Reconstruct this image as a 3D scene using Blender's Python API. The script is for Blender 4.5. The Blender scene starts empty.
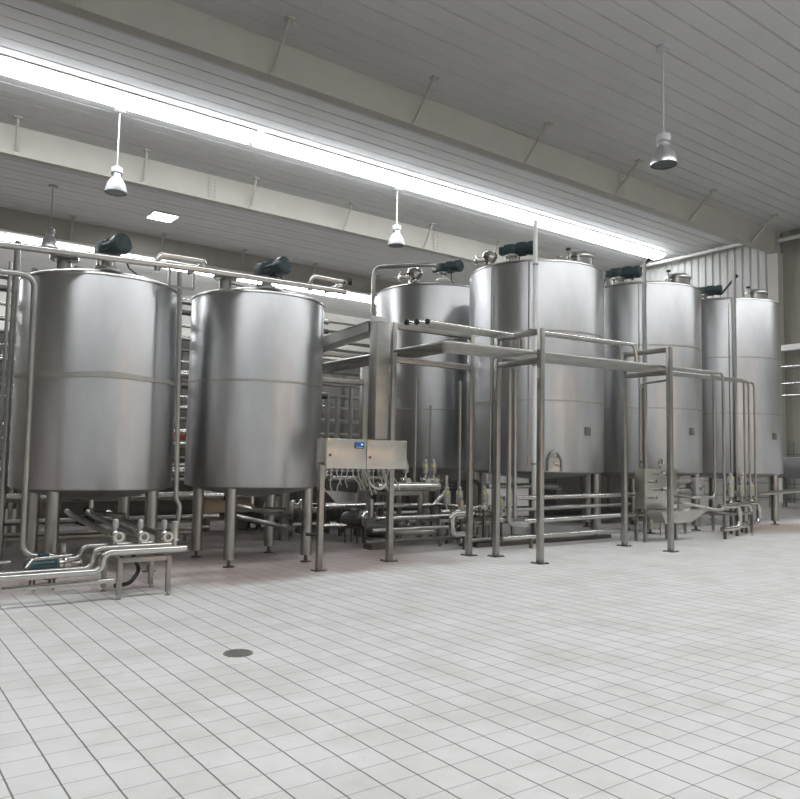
import bpy, bmesh, math, random
from mathutils import Vector, Matrix
random.seed(7)
S = bpy.context.scene
COL = S.collection

# ------------------------------------------------------------------ camera
F_PX, PITCH, ROLL, YAW, EYE = 750.2, 0.078362, 0.01994, 0.93851, 1.5
_cy, _sy, _cp, _sp, _cr, _sr = math.cos(YAW), math.sin(YAW), math.cos(PITCH), math.sin(PITCH), math.cos(ROLL), math.sin(ROLL)
_Rx = Matrix(((1, 0, 0), (0, _cp, _sp), (0, -_sp, _cp)))
_Rz = Matrix(((_cr, -_sr, 0), (_sr, _cr, 0), (0, 0, 1)))
_M = _Rz @ _Rx
_C = Matrix((_M @ Vector((_sy, 0, _cy)), _M @ Vector((-_cy, 0, _sy)), _M @ Vector((0, -1, 0)))).transposed()
_Ct = _C.transposed()
O = Vector((0, 0, EYE))

def at(px, py, X=None, Y=None, Z=None):
    """survey helper: the point of the hall seen at a photo pixel on a given plane"""
    d = _Ct @ Vector(((px - 400) / F_PX, (py - 400) / F_PX, 1.0))
    if X is not None: t = X / d.x
    elif Y is not None: t = Y / d.y
    else: t = (Z - EYE) / d.z
    return O + d * t

cam_d = bpy.data.cameras.new('camera')
cam = bpy.data.objects.new('camera', cam_d); COL.objects.link(cam)
cam_d.sensor_width = 36.0; cam_d.lens = F_PX / 800 * 36.0
cam_d.clip_start = 0.05; cam_d.clip_end = 200
r_, u_, b_ = _Ct @ Vector((1, 0, 0)), _Ct @ Vector((0, -1, 0)), _Ct @ Vector((0, 0, -1))
cam.matrix_world = Matrix(((r_.x, u_.x, b_.x, O.x), (r_.y, u_.y, b_.y, O.y), (r_.z, u_.z, b_.z, O.z), (0, 0, 0, 1)))
S.camera = cam

# ------------------------------------------------------------------ world, lights, exposure
w = bpy.data.worlds.new('world'); S.world = w; w.use_nodes = True
w.node_tree.nodes['Background'].inputs[0].default_value = (0.8, 0.87, 1.0, 1)
w.node_tree.nodes['Background'].inputs[1].default_value = 0.05
S.view_settings.view_transform = 'Standard'; S.view_settings.look = 'None'
S.view_settings.exposure = 0.12; S.view_settings.gamma = 1.0
S.view_settings.use_curve_mapping = False
STRIP_POWER = 17.0          # radiance of the long light strips in the ceiling

def lamp(name, loc, energy, color, size):
    l = bpy.data.lights.new(name, 'AREA'); l.energy = energy; l.color = color; l.shape = 'DISK'; l.size = size
    o = bpy.data.objects.new(name, l); COL.objects.link(o); o.location = loc
    return o
# warm doorway lamps on the wall behind the photographer, shining along +Y
for lx in (9.2, 16.9):
    o = lamp('warm_wall_lamp', (lx, -6.7, 1.75), 42, (1.0, 0.52, 0.22), 0.11)
    o.rotation_euler = (math.radians(90), 0, 0)

# ------------------------------------------------------------------ materials
def new_mat(name):
    m = bpy.data.materials.new(name); m.use_nodes = True
    nt = m.node_tree; return m, nt, nt.nodes['Principled BSDF']
def nd(nt, t, **kw):
    n = nt.nodes.new(t)
    for k, v in kw.items():
        if k in n.inputs: n.inputs[k].default_value = v
        else: setattr(n, k, v)
    return n
def mathn(nt, op, a, b=None):
    n = nt.nodes.new('ShaderNodeMath'); n.operation = op
    for i, v in enumerate((a, b)):
        if v is None: continue
        if isinstance(v, (int, float)): n.inputs[i].default_value = v
        else: nt.links.new(v, n.inputs[i])
    return n.outputs[0]
def ramp(nt, fac, stops):
    n = nt.nodes.new('ShaderNodeValToRGB'); e = n.color_ramp.elements
    while len(e) < len(stops): e.new(0.5)
    for el, (p, c) in zip(e, stops):
        el.position = p; el.color = (*c, 1) if len(c) == 3 else c
    nt.links.new(fac, n.inputs[0]); return n.outputs[0]
def mixc(nt, fac, a, b):
    n = nt.nodes.new('ShaderNodeMix'); n.data_type = 'RGBA'
    for i, v in ((0, fac), (6, a), (7, b)):
        if isinstance(v, (int, float)): n.inputs[i].default_value = v
        elif isinstance(v, tuple): n.inputs[i].default_value = (*v, 1)
        else: nt.links.new(v, n.inputs[i])
    return n.outputs[2]

def steel(name, col, rough, var=0.08, scale=(1.2, 1.2, 0.5), dark=0.82, bump=0.0):
    m, nt, p = new_mat(name)
    tc = nd(nt, 'ShaderNodeTexCoord'); mp = nd(nt, 'ShaderNodeMapping'); mp.inputs['Scale'].default_value = scale
    nt.links.new(tc.outputs['Object'], mp.inputs[0])
    n = nd(nt, 'ShaderNodeTexNoise', Scale=1.3, Detail=5.0, Roughness=0.6); nt.links.new(mp.outputs[0], n.inputs[0])
    c = ramp(nt, n.outputs[0], [(0.34, tuple(x * dark for x in col)), (0.62, col)])
    nt.links.new(c, p.inputs['Base Color'])
    rr = mathn(nt, 'ADD', mathn(nt, 'MULTIPLY', mathn(nt, 'SUBTRACT', n.outputs[0], 0.5), var * 2), rough)
    nt.links.new(rr, p.inputs['Roughness'])
    p.inputs['Metallic'].default_value = 1.0
    if bump:
        n2 = nd(nt, 'ShaderNodeTexNoise', Scale=2.0, Detail=2.0); nt.links.new(tc.outputs['Object'], n2.inputs[0])
        bm = nd(nt, 'ShaderNodeBump', Strength=bump, Distance=0.05); nt.links.new(n2.outputs[0], bm.inputs['Height'])
        nt.links.new(bm.outputs[0], p.inputs['Normal'])
    return m
def plain(name, col, rough=0.5, metal=0.0, var=0.12, scale=6.0, spec=0.5):
    m, nt, p = new_mat(name)
    tc = nd(nt, 'ShaderNodeTexCoord')
    n = nd(nt, 'ShaderNodeTexNoise', Scale=scale, Detail=4.0); nt.links.new(tc.outputs['Object'], n.inputs[0])
    c = ramp(nt, n.outputs[0], [(0.3, tuple(x * (1 - var) for x in col)), (0.7, col)])
    nt.links.new(c, p.inputs['Base Color'])
    p.inputs['Roughness'].default_value = rough; p.inputs['Metallic'].default_value = metal
    p.inputs['Specular IOR Level'].default_value = spec
    return m
def emit(name, col, strength):
    m, nt, p = new_mat(name)
    p.inputs['Base Color'].default_value = (*col, 1)
    p.inputs['Emission Color'].default_value = (*col, 1); p.inputs['Emission Strength'].default_value = strength
    return m

M_TANK = steel('tank_stainless', (0.60, 0.605, 0.61), 0.40, 0.05, (0.8, 0.8, 0.35), 0.80, 0.02)
def brushed(m, aniso):
    nt = m.node_tree; p = nt.nodes['Principled BSDF']
    tg = nt.nodes.new('ShaderNodeTangent'); tg.direction_type = 'RADIAL'; tg.axis = 'Z'
    nt.links.new(tg.outputs[0], p.inputs['Tangent']); p.inputs['Anisotropic'].default_value = aniso
    p.inputs['Anisotropic Rotation'].default_value = 0.25
brushed(M_TANK, 0.8)
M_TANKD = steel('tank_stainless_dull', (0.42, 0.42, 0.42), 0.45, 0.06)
M_BAND = steel('weld_band', (0.50, 0.49, 0.46), 0.5, 0.1, (4, 4, 4))
M_PIPE = steel('pipe_polished', (0.60, 0.59, 0.56), 0.2, 0.05, (2, 2, 2))
M_SATIN = steel('pipe_satin', (0.44, 0.435, 0.415), 0.3, 0.06, (2, 2, 2))
M_FRAME = steel('frame_satin', (0.40, 0.39, 0.365), 0.38, 0.08, (3, 3, 3))
M_DARKST = steel('dull_steel', (0.20, 0.19, 0.18), 0.45, 0.08, (3, 3, 3))
M_SHEET = steel('sheet_stainless', (0.62, 0.60, 0.56), 0.34, 0.05, (2, 2, 2))
M_MOTOR = plain('motor_green_paint', (0.030, 0.056, 0.060), 0.38, 0, 0.25)
M_TEAL = plain('pump_teal_paint', (0.045, 0.10, 0.115), 0.4, 0, 0.3)
M_BLACK = plain('black_rubber', (0.012, 0.012, 0.013), 0.5)
M_ENAMEL = plain('white_enamel', (0.50, 0.51, 0.52), 0.3, 0, 0.04)
M_ALU = steel('spun_aluminium', (0.80, 0.80, 0.82), 0.33, 0.05)
M_LENS = plain('smoked_lens', (0.07, 0.09, 0.09), 0.3, 0, 0.1)
M_WHITEP = plain('white_pipe_paint', (0.72, 0.72, 0.69), 0.45, 0, 0.06)
M_BEAM = plain('beam_cream_paint', (0.48, 0.465, 0.415), 0.6, 0, 0.08, 1.2)
M_CEIL = plain('ceiling_panel_white', (0.62, 0.625, 0.625), 0.5, 0, 0.06, 0.6)
M_WALLW = plain('corrugated_wall_white', (0.66, 0.67, 0.65), 0.5, 0, 0.06, 0.6)
M_WALLE = plain('corrugated_end_wall', (0.48, 0.485, 0.465), 0.5, 0, 0.06, 0.6)
M_WALLK = plain('back_wall_beige', (0.50, 0.49, 0.45), 0.7, 0, 0.1, 0.5)
M_WALLB = plain('wall_beige_darkened', (0.30, 0.29, 0.25), 0.7, 0, 0.1, 0.5)  # darkened beige: the unlit right bay's shade is put into the colour
M_YEL = plain('yellow_tag', (0.75, 0.58, 0.05), 0.5, 0, 0.05)
M_RED = plain('red_tag', (0.5, 0.06, 0.04), 0.5, 0, 0.05)
M_ACT = plain('actuator_grey', (0.50, 0.50, 0.49), 0.35, 0.6, 0.1)
M_CABLE = plain('grey_cable', (0.48, 0.47, 0.44), 0.6, 0, 0.1)
M_DRAIN = plain('drain_grey', (0.26, 0.255, 0.24), 0.5, 0, 0.3, 30)
M_BLUE = plain('blue_tag', (0.05, 0.16, 0.5), 0.4, 0, 0.05)
M_PLATE = plain('grey_nameplate', (0.16, 0.16, 0.16), 0.4, 0.3, 0.1)
M_STRIP = emit('light_strip', (0.94, 0.965, 1.0), STRIP_POWER * 2.1)
M_STRIPB = emit('light_strip_bright', (0.94, 0.965, 1.0), STRIP_POWER * 1.25)
M_STRIPO = emit('light_strip_overhead', (0.95, 0.97, 1.0), STRIP_POWER * 0.92)
M_SCREEN = emit('screen_blue', (0.01, 0.05, 0.16), 0.9)
M_GLOW = emit('screen_text', (0.25, 0.75, 1.0), 1.2)

# floor: acid-proof white tiles, dark joints, reddish wet dirt near the tanks
TILE, PX0, PY0 = 0.2017, 1.075, 2.915
def floor_mat():
    m, nt, p = new_mat('floor_tiles')
    g = nd(nt, 'ShaderNodeNewGeometry'); sep = nd(nt, 'ShaderNodeSeparateXYZ'); nt.links.new(g.outputs['Position'], sep.inputs[0])
    wob = nd(nt, 'ShaderNodeTexNoise', Scale=9.0, Detail=2.0); nt.links.new(g.outputs['Position'], wob.inputs[0])
    dw = mathn(nt, 'MULTIPLY', mathn(nt, 'SUBTRACT', wob.outputs[0], 0.5), 0.006)
    def joint(sock, ph, half):
        f = mathn(nt, 'PINGPONG', mathn(nt, 'ADD', mathn(nt, 'ADD', sock, 60 * TILE - ph), dw), TILE / 2)
        mr = nd(nt, 'ShaderNodeMapRange'); mr.interpolation_type = 'SMOOTHSTEP'
        mr.inputs[1].default_value = half; mr.inputs[2].default_value = half + 0.0025
        mr.inputs[3].default_value = 1.0; mr.inputs[4].default_value = 0.0
        nt.links.new(f, mr.inputs[0]); return mr.outputs[0]
    jx, jy = joint(sep.outputs[0], PX0, 0.0032), joint(sep.outputs[1], PY0, 0.0022)
    # per-tile tone
    cx = mathn(nt, 'FLOOR', mathn(nt, 'DIVIDE', mathn(nt, 'SUBTRACT', sep.outputs[0], PX0), TILE))
    cy = mathn(nt, 'FLOOR', mathn(nt, 'DIVIDE', mathn(nt, 'SUBTRACT', sep.outputs[1], PY0), TILE))
    cc = nd(nt, 'ShaderNodeCombineXYZ'); nt.links.new(cx, cc.inputs[0]); nt.links.new(cy, cc.inputs[1])
    wn = nd(nt, 'ShaderNodeTexWhiteNoise'); nt.links.new(cc.outputs[0], wn.inputs[0])
    tone = ramp(nt, wn.outputs[0], [(0.0, (0.725, 0.722, 0.705)), (1.0, (0.76, 0.757, 0.74))])
    # scuffs
    n1 = nd(nt, 'ShaderNodeTexNoise', Scale=1.6, Detail=7.0, Roughness=0.62); nt.links.new(g.outputs['Position'], n1.inputs[0])
    sc = ramp(nt, n1.outputs[0], [(0.42, (0, 0, 0)), (0.66, (1, 1, 1))])
    c = mixc(nt, mathn(nt, 'MULTIPLY', sc, 0.42), tone, (0.52, 0.50, 0.475))
    n3 = nd(nt, 'ShaderNodeTexNoise', Scale=7.0, Detail=6.0, Roughness=0.7); nt.links.new(g.outputs['Position'], n3.inputs[0])
    sp = ramp(nt, n3.outputs[0], [(0.62, (0, 0, 0)), (0.74, (1, 1, 1))])
    c = mixc(nt, mathn(nt, 'MULTIPLY', sp, 0.35), c, (0.40, 0.37, 0.34))
    # reddish wet zone beneath and in front of the two near tanks
    def mr_(sock, a, b):
        q = nd(nt, 'ShaderNodeMapRange'); q.interpolation_type = 'SMOOTHSTEP'
        q.inputs[1].default_value = a; q.inputs[2].default_value = b; nt.links.new(sock, q.inputs[0]); return q.outputs[0]
    n2 = nd(nt, 'ShaderNodeTexNoise', Scale=0.9, Detail=5.0); nt.links.new(g.outputs['Position'], n2.inputs[0])
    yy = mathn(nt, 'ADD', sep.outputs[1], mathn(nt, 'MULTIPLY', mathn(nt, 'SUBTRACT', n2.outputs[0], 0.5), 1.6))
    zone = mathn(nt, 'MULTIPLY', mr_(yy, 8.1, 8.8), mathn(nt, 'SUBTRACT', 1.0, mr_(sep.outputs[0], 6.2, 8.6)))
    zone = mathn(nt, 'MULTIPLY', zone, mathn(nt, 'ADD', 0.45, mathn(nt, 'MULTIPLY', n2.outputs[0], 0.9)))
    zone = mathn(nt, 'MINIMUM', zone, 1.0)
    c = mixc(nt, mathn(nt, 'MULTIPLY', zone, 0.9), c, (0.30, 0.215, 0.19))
    # darker floor tone from under the plant to the back
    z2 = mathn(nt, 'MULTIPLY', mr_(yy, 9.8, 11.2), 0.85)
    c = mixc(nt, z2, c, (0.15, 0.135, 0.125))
    # brown drain stain at the right end
    dx = mathn(nt, 'SUBTRACT', sep.outputs[0], 18.5); dy = mathn(nt, 'SUBTRACT', sep.outputs[1], 9.3)
    dd = mathn(nt, 'ADD', mathn(nt, 'MULTIPLY', mathn(nt, 'MULTIPLY', dx, dx), 0.10), mathn(nt, 'MULTIPLY', dy, dy))
    st = mathn(nt, 'SUBTRACT', 1.0, mr_(mathn(nt, 'ADD', dd, mathn(nt, 'MULTIPLY', n1.outputs[0], 1.4)), 0.8, 2.2))
    c = mixc(nt, mathn(nt, 'MULTIPLY', st, 0.7), c, (0.36, 0.27, 0.19))
    c = mixc(nt, mathn(nt, 'MULTIPLY', jy, 0.50), c, (0.17, 0.165, 0.155))
    c = mixc(nt, mathn(nt, 'MULTIPLY', jx, 0.88), c, (0.115, 0.11, 0.105))
    nt.links.new(c, p.inputs['Base Color'])
    p.inputs['Specular IOR Level'].default_value = 0.22
    rg = mathn(nt, 'SUBTRACT', 0.55, mathn(nt, 'MULTIPLY', zone, 0.2))
    rg = mathn(nt, 'ADD', rg, mathn(nt, 'MULTIPLY', mathn(nt, 'SUBTRACT', n1.outputs[0], 0.5), 0.25))
    nt.links.new(rg, p.inputs['Roughness'])
    bp = nd(nt, 'ShaderNodeBump', Strength=0.35, Distance=0.003)
    nt.links.new(mathn(nt, 'SUBTRACT', 1.0, mathn(nt, 'MAXIMUM', jx, jy)), bp.inputs['Height']); nt.links.new(bp.outputs[0], p.inputs['Normal'])
    return m
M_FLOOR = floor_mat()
def dado_mat():
    m, nt, p = new_mat('wall_tile_dado')
    g = nd(nt, 'ShaderNodeNewGeometry'); sep = nd(nt, 'ShaderNodeSeparateXYZ'); nt.links.new(g.outputs['Position'], sep.inputs[0])
    def j(s, q):
        f = mathn(nt, 'PINGPONG', mathn(nt, 'ADD', s, 60.0), q / 2)
        return mathn(nt, 'LESS_THAN', f, 0.02)
    jj = mathn(nt, 'MAXIMUM', j(sep.outputs[1], 0.9), j(sep.outputs[2], 0.62))
    nt.links.new(mixc(nt, jj, (0.24, 0.24, 0.215), (0.09, 0.09, 0.085)), p.inputs['Base Color'])
    p.inputs['Roughness'].default_value = 0.4
    return m
M_DADO = dado_mat()

# ------------------------------------------------------------------ mesh builder
WORLD = {}
class MB:
    def __init__(self):
        self.v = []; self.f = []
    def add(self, vs, fs):
        o = len(self.v); self.v += [Vector(p) for p in vs]; self.f += [tuple(i + o for i in q) for q in fs]; return self
    def box(self, c, s, rz=0.0, bev=0.0, M=None):
        c = Vector(c); hx, hy, hz = s[0] / 2, s[1] / 2, s[2] / 2
        b = min(bev, hx * .9, hy * .9, hz * .9)
        R = M or Matrix.Rotation(rz, 3, 'Z')
        if b <= 0:
            vs = [Vector((x, y, z)) for x in (-hx, hx) for y in (-hy, hy) for z in (-hz, hz)]
            fs = [(0, 1, 3, 2), (4, 6, 7, 5), (0, 4, 5, 1), (2, 3, 7, 6), (0, 2, 6, 4), (1, 5, 7, 3)]
        else:
            t = bmesh.new(); bmesh.ops.create_cube(t, size=1.0)
            bmesh.ops.scale(t, vec=(2 * hx, 2 * hy, 2 * hz), verts=t.verts)
            bmesh.ops.bevel(t, geom=t.edges[:], offset=b, segments=2, affect='EDGES', profile=0.5)
            t.verts.index_update(); vs = [v.co.copy() for v in t.verts]; fs = [tuple(v.index for v in f.verts) for f in t.faces]; t.free()
        return self.add([c + R @ v for v in vs], fs)
    def bar(self, a, b, w, h, bev=0.0):
        """rectangular bar from a to b: w wide, h tall"""
        a, b = Vector(a), Vector(b); d = (b - a); L = d.length; d.normalize()
        up = Vector((0, 0, 1)) if abs(d.z) < .95 else Vector((1, 0, 0))
        sd = d.cross(up).normalized(); up = sd.cross(d)
        R = Matrix((d, sd, up)).transposed()
        return self.box((a + b) / 2, (L, w, h), bev=bev, M=R)
    def ring(self, c, ax, r, n, ph=0.0):
        ax = Vector(ax).normalized()
        u = ax.cross(Vector((0, 0, 1)) if abs(ax.z) < .9 else Vector((1, 0, 0))).normalized(); v = ax.cross(u)
        return [Vector(c) + (u * math.cos(2 * math.pi * i / n + ph) + v * math.sin(2 * math.pi * i / n + ph)) * r for i in range(n)]
    def lathe(self, c, ax, prof, n=24, cap=True):
        """prof: list of (radius, height along the axis)"""
        c = Vector(c); ax = Vector(ax).normalized(); rows = []; vs = []
        for r, h in prof:
            if r < 1e-5: rows.append([len(vs)]); vs.append(c + ax * h)
            else:
                k = len(vs); vs += self.ring(c + ax * h, ax, r, n); rows.append(list(range(k, k + n)))
        fs = []
        for A, B in zip(rows, rows[1:]):
            if len(A) == 1 and len(B) == 1: continue
            for i in range(n):
                j = (i + 1) % n
                if len(A) == 1: fs.append((A[0], B[j], B[i]))
                elif len(B) == 1: fs.append((A[i], A[j], B[0]))
                else: fs.append((A[i], A[j], B[j], B[i]))
        if cap and len(rows[0]) > 1: fs.append(tuple(reversed(rows[0])))
        if cap and len(rows[-1]) > 1: fs.append(tuple(rows[-1]))
        return self.add(vs, fs)
    def cyl(self, a, b, r, n=16, r2=None):
        a, b = Vector(a), Vector(b)
        return self.lathe(a, b - a, [(r, 0), (r if r2 is None else r2, (b - a).length)], n)
    def sphere(self, c, r, n=14, sz=1.0):
        prof = [(max(0, r * math.sin(math.pi * i / 8)), -r * sz * math.cos(math.pi * i / 8)) for i in range(9)]
        prof[0] = (0, -r * sz); prof[-1] = (0, r * sz)
        return self.lathe(c, (0, 0, 1), prof, n)
    def tube(self, pts, r, n=12, bend=None, wall=True):
        pts = [Vector(p) for p in pts]
        bend = bend if bend is not None else 3.0 * r
        path = [pts[0]]
        for i in range(1, len(pts) - 1):
            a, p, b = pts[i - 1], pts[i], pts[i + 1]
            d0, d1 = (p - a), (b - p); l0, l1 = d0.length, d1.length; d0.normalize(); d1.normalize()
            ang = d0.angle(d1)
            if ang < 0.03: path.append(p); continue
            t = min(bend * math.tan(ang / 2), l0 * .48, l1 * .48); R = t / math.tan(ang / 2)
            p0 = p - d0 * t; nrm = (d1 - d0 * d0.dot(d1)).normalized(); cen = p0 + nrm * R
            k = max(3, int(ang / 0.26))
            for s in range(k + 1):
                th = ang * s / k; path.append(cen + (-nrm * math.cos(th) + d0 * math.sin(th)) * R)
        path.append(pts[-1])
        q = [path[0]]
        for p in path[1:]:
            if (p - q[-1]).length > 1e-4: q.append(p)
        path = q
        t0 = (path[1] - path[0]).normalized()
        u = t0.cross(Vector((0, 0, 1)) if abs(t0.z) < .9 else Vector((1, 0, 0))).normalized()
        vs = []; fs = []
        for i, p in enumerate(path):
            t = ((path[min(i + 1, len(path) - 1)] - path[max(i - 1, 0)])).normalized()
            u = (u - t * u.dot(t)).normalized(); v = t.cross(u)
            vs += [p + (u * math.cos(2 * math.pi * j / n) + v * math.sin(2 * math.pi * j / n)) * r for j in range(n)]
            if i:
                o = (i - 1) * n
                fs += [(o + j, o + (j + 1) % n, o + n + (j + 1) % n, o + n + j) for j in range(n)]
        fs.append(tuple(reversed(range(n)))); fs.append(tuple(range(len(vs) - n, len(vs))))
        return self.add(vs, fs)
    def build(self, name, mat, parent=None, smooth=True, label=None, origin=None):
        lo = [min(v[i] for v in self.v) for i in range(3)]; hi = [max(v[i] for v in self.v) for i in range(3)]
        org = Vector(origin) if origin is not None else Vector(((lo[0] + hi[0]) / 2, (lo[1] + hi[1]) / 2, lo[2]))
        me = bpy.data.meshes.new(name); me.from_pydata([tuple(v - org) for v in self.v], [], self.f); me.update()
        b = bmesh.new(); b.from_mesh(me); bmesh.ops.recalc_face_normals(b, faces=b.faces); b.to_mesh(me); b.free()
        if smooth:
            me.polygons.foreach_set('use_smooth', [True] * len(me.polygons)); me.set_sharp_from_angle(angle=math.radians(38))
        me.materials.append(mat)
        o = bpy.data.objects.new(name, me); COL.objects.link(o)
        WORLD[o.name] = org
        if parent is not None:
            o.parent = parent; o.location = org - WORLD[parent.name]
        else: o.location = org
        if label: o['label'] = label
        return o
def tag(o, label, cat, group=None):
    o['label'] = label; o['category'] = cat
    if group: o['group'] = group
    return o
def thing(name, label, cat, loc, group=None):
    o = bpy.data.objects.new(name, None); COL.objects.link(o); o.location = loc; o.empty_display_size = .1
    WORLD[o.name] = Vector(loc); return tag(o, label, cat, group)
def struct(o):
    o['kind'] = 'structure'; return o
def pipe(name, pts, r, label, mat=None, bend=None, group=None, n=12, cat='pipe', clamps=0):
    o = MB().tube(pts, r, n, bend).build(name, mat or M_PIPE)
    tag(o, label, cat, group)
    return o

# ================================================================== the hall
X0, X1, Y0, Y1, ZC = -14.0, 31.9, -7.0, 46.0, 11.55
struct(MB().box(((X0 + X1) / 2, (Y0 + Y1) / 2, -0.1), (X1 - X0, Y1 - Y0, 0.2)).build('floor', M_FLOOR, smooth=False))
def ceiling():
    b = MB(); prof = []
    y = Y0; k = 0
    while y < Y1:
        q = 0.5
        g = (0.055, 0.06) if k % 2 == 0 else (0.03, 0.03)
        prof += [(y + 0.002, ZC), (y + q - g[0], ZC), (y + q - g[0] * .7, ZC + g[1]), (y + q - g[0] * .3, ZC + g[1])]
        y += q; k += 1
    prof.append((Y1, ZC))
    n = len(prof)
    vs = [(X0, y, z) for y, z in prof] + [(X1, y, z) for y, z in prof] + [(X0, Y1, ZC + .2), (X1, Y1, ZC + .2), (X0, Y0, ZC + .2), (X1, Y0, ZC + .2)]
    fs = [(i, i + 1, n + i + 1, n + i) for i in range(n - 1)]
    fs += [(2 * n, 2 * n + 1, 2 * n + 3, 2 * n + 2)]
    b.add(vs, fs); return b.build('ceiling', M_CEIL, smooth=False)
struct(ceiling())
# end wall: trapezoid sheeting above a tiled dado
def sheet_wall(name, y0, y1, z0, z1, mat, x=X1, pitch=0.36):
    prof = []; y = y0
    while y < y1 - pitch * .5:
        prof += [(y, 0), (y + pitch * .55, 0), (y + pitch * .68, 0.05), (y + pitch * .87, 0.05)]; y += pitch
    prof.append((y1, 0)); n = len(prof)
    vs = [(x + d, y, z0) for y, d in prof] + [(x + d, y, z1) for y, d in prof]
    vs += [(x + .2, y0, z0), (x + .2, y1, z0), (x + .2, y0, z1), (x + .2, y1, z1)]
    fs = [(i, i + 1, n + i + 1, n + i) for i in range(n - 1)] + [(2 * n, 2 * n + 1, 2 * n + 3, 2 * n + 2)]
    return struct(MB().add(vs, fs).build(name, mat, smooth=False))
YF, YM, YB = 16.1, 25.45, 34.5
sheet_wall('wall_end', YF + .2, Y1, 2.5, ZC, M_WALLE)
sheet_wall('wall_end_right', Y0, YF - .2, 2.5, ZC, M_WALLB, pitch=1.2)
struct(MB().box((X1 + .1, (Y0 + Y1) / 2, 1.25), (.2, Y1 - Y0, 2.5)).build('wall_end_dado', M_DADO, smooth=False))
struct(MB().box((X0 - .1, (Y0 + Y1) / 2, ZC / 2), (.2, Y1 - Y0, ZC)).build('wall_near', M_WALLB, smooth=False))
struct(MB().box(((X0 + X1) / 2, Y1 + .1, ZC / 2), (X1 - X0, .2, ZC)).build('wall_back', M_WALLK, smooth=False))
struct(MB().box(((X0 + X1) / 2, Y0 - .1, ZC / 2), (X1 - X0, .2, ZC)).build('wall_front', M_WALLW, smooth=False))
# column of the end wall under the front beam
struct(MB().box((X1 - .22, YF, 5.3), (.42, .42, 10.6), bev=.01).build('trim_5', M_BEAM, smooth=False))

# roof beams (deep welded girders with a bottom flange) and their diagonal braces
def roof_beam(n, y, zb, braces, dy, splices, back=False):
    h = ZC - zb
    t = struct(MB().box(((X0 + X1) / 2, y, zb + h / 2 + .01), (X1 - X0, .22, h - .02)).build(n, M_BEAM, smooth=False))
    MB().box(((X0 + X1) / 2, y, zb + .012), (X1 - X0, .34, .024)).build('bottom_flange', M_BEAM, t, smooth=False)
    for x in braces:
        b = MB().tube([(x, y - .12, zb + .1), (x - .12, y - dy, ZC)], .045, 8)
        b.box((x, y - .14, zb + .07), (.16, .06, .10)); b.box((x - .12, y - dy, ZC - .02), (.2, .2, .04))
        b.build('diagonal_brace', M_BEAM, t)
    for x in splices:
        b = MB().box((x, y - .125, zb + h / 2), (.30, .03, h - .04))
        for k in range(6):
            for s in (-.08, .08):
                b.lathe((x + s, y - .14, zb + .14 + k * (h - .28) / 5), (0, -1, 0), [(.028, 0), (.028, .03), (0, .035)], 6)
        b.build('splice_plate', M_BEAM, t, smooth=False)
    return t
roof_beam('trim_1', YF, 10.62, [3.3, 7.7, 12.0, 16.35, 20.75, 25.15, 29.55], 1.15, [21.05, 31.6])
roof_beam('trim_2', YM, 10.60, [-.3, 3.65, 7.54, 11.5, 15.62, 19.7, 23.7, 27.7, 31.6], .8, [20.35, 10.0])
roof_beam('trim_3', YB, 10.62, [3.3, 7.26, 11.21, 15.2, 19.2, 23.2], .8, [14.0])
# pale gutter pipe beneath the ceiling along the end wall
struct(MB().tube([(31.5, YF + .25, 11.33), (31.5, Y1, 11.33)], .075, 10).build('trim_4', M_WHITEP))
struct(MB().tube([(31.5, Y0, 11.1), (31.5, YF - .25, 11.1)], .09, 10).build('trim_6', M_WHITEP))

# light strips in the ceiling
def strip(x0, x1, y, wdt, label, mat, group=None):
    t = thing('ceiling_light_strip', label, 'light', ((x0 + x1) / 2, y, ZC - .09), group)
    L = x1 - x0 - .06; q = [(-.5, -.03), (-.46, -.15), (-.25, -.23), (.25, -.23), (.46, -.15), (.5, -.03)]; n = len(q)
    MB().add([(xx, y + a * wdt, ZC + h) for xx in (x0 + .03, x1 - .03) for a, h in q],
             [(i, i + 1, n + i + 1, n + i) for i in range(n - 1)] + [(n - 1, 0, n, 2 * n - 1), tuple(range(n)), tuple(range(n, 2 * n))]).build('diffuser', mat, t, smooth=False)
    b = MB()
    for s in (-1, 1):
        b.box(((x0 + x1) / 2, y + s * (wdt / 2 + .03), ZC - .02), (x1 - x0, .06, .04))
        b.box(((x0 if s < 0 else x1) - s * -.015, y, ZC - .02), (.03, wdt, .04))
    b.build('frame', M_WHITEP, t, smooth=False)
strip(-8.0, 9.62, 21.35, .80, 'long glowing white ceiling strip running out of the photo at top left, left of the dark joint', M_STRIPB)
strip(9.84, 30.9, 21.35, .80, 'long glowing white ceiling strip right of the dark joint, ending above the right tanks', M_STRIPB)
strip(-8.0, 30.9, 38.9, .95, 'far glowing white ceiling strip behind the two left tanks, beyond the rear roof beam', M_STRIP)
strip(-8.0, 30.9, 3.2, 1.0, 'glowing white ceiling strip overhead above the open tiled floor', M_STRIPO)
t = thing('ceiling_light_panel', 'small square glowing white panel in the ceiling between two roof beams', 'light', (10.15, 31.15, ZC - .05))
MB().box((10.15, 31.15, ZC - .03), (1.0, 1.0, .05)).build('diffuser', M_STRIP, t, smooth=False)
b = MB()
for s in (-1, 1):
    b.box((10.15 + s * .52, 31.15, ZC - .03), (.04, 1.08, .06)); b.box((10.15, 31.15 + s * .52, ZC - .03), (1.0, .04, .06))
b.build('frame', M_WHITEP, t, smooth=False)

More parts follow.
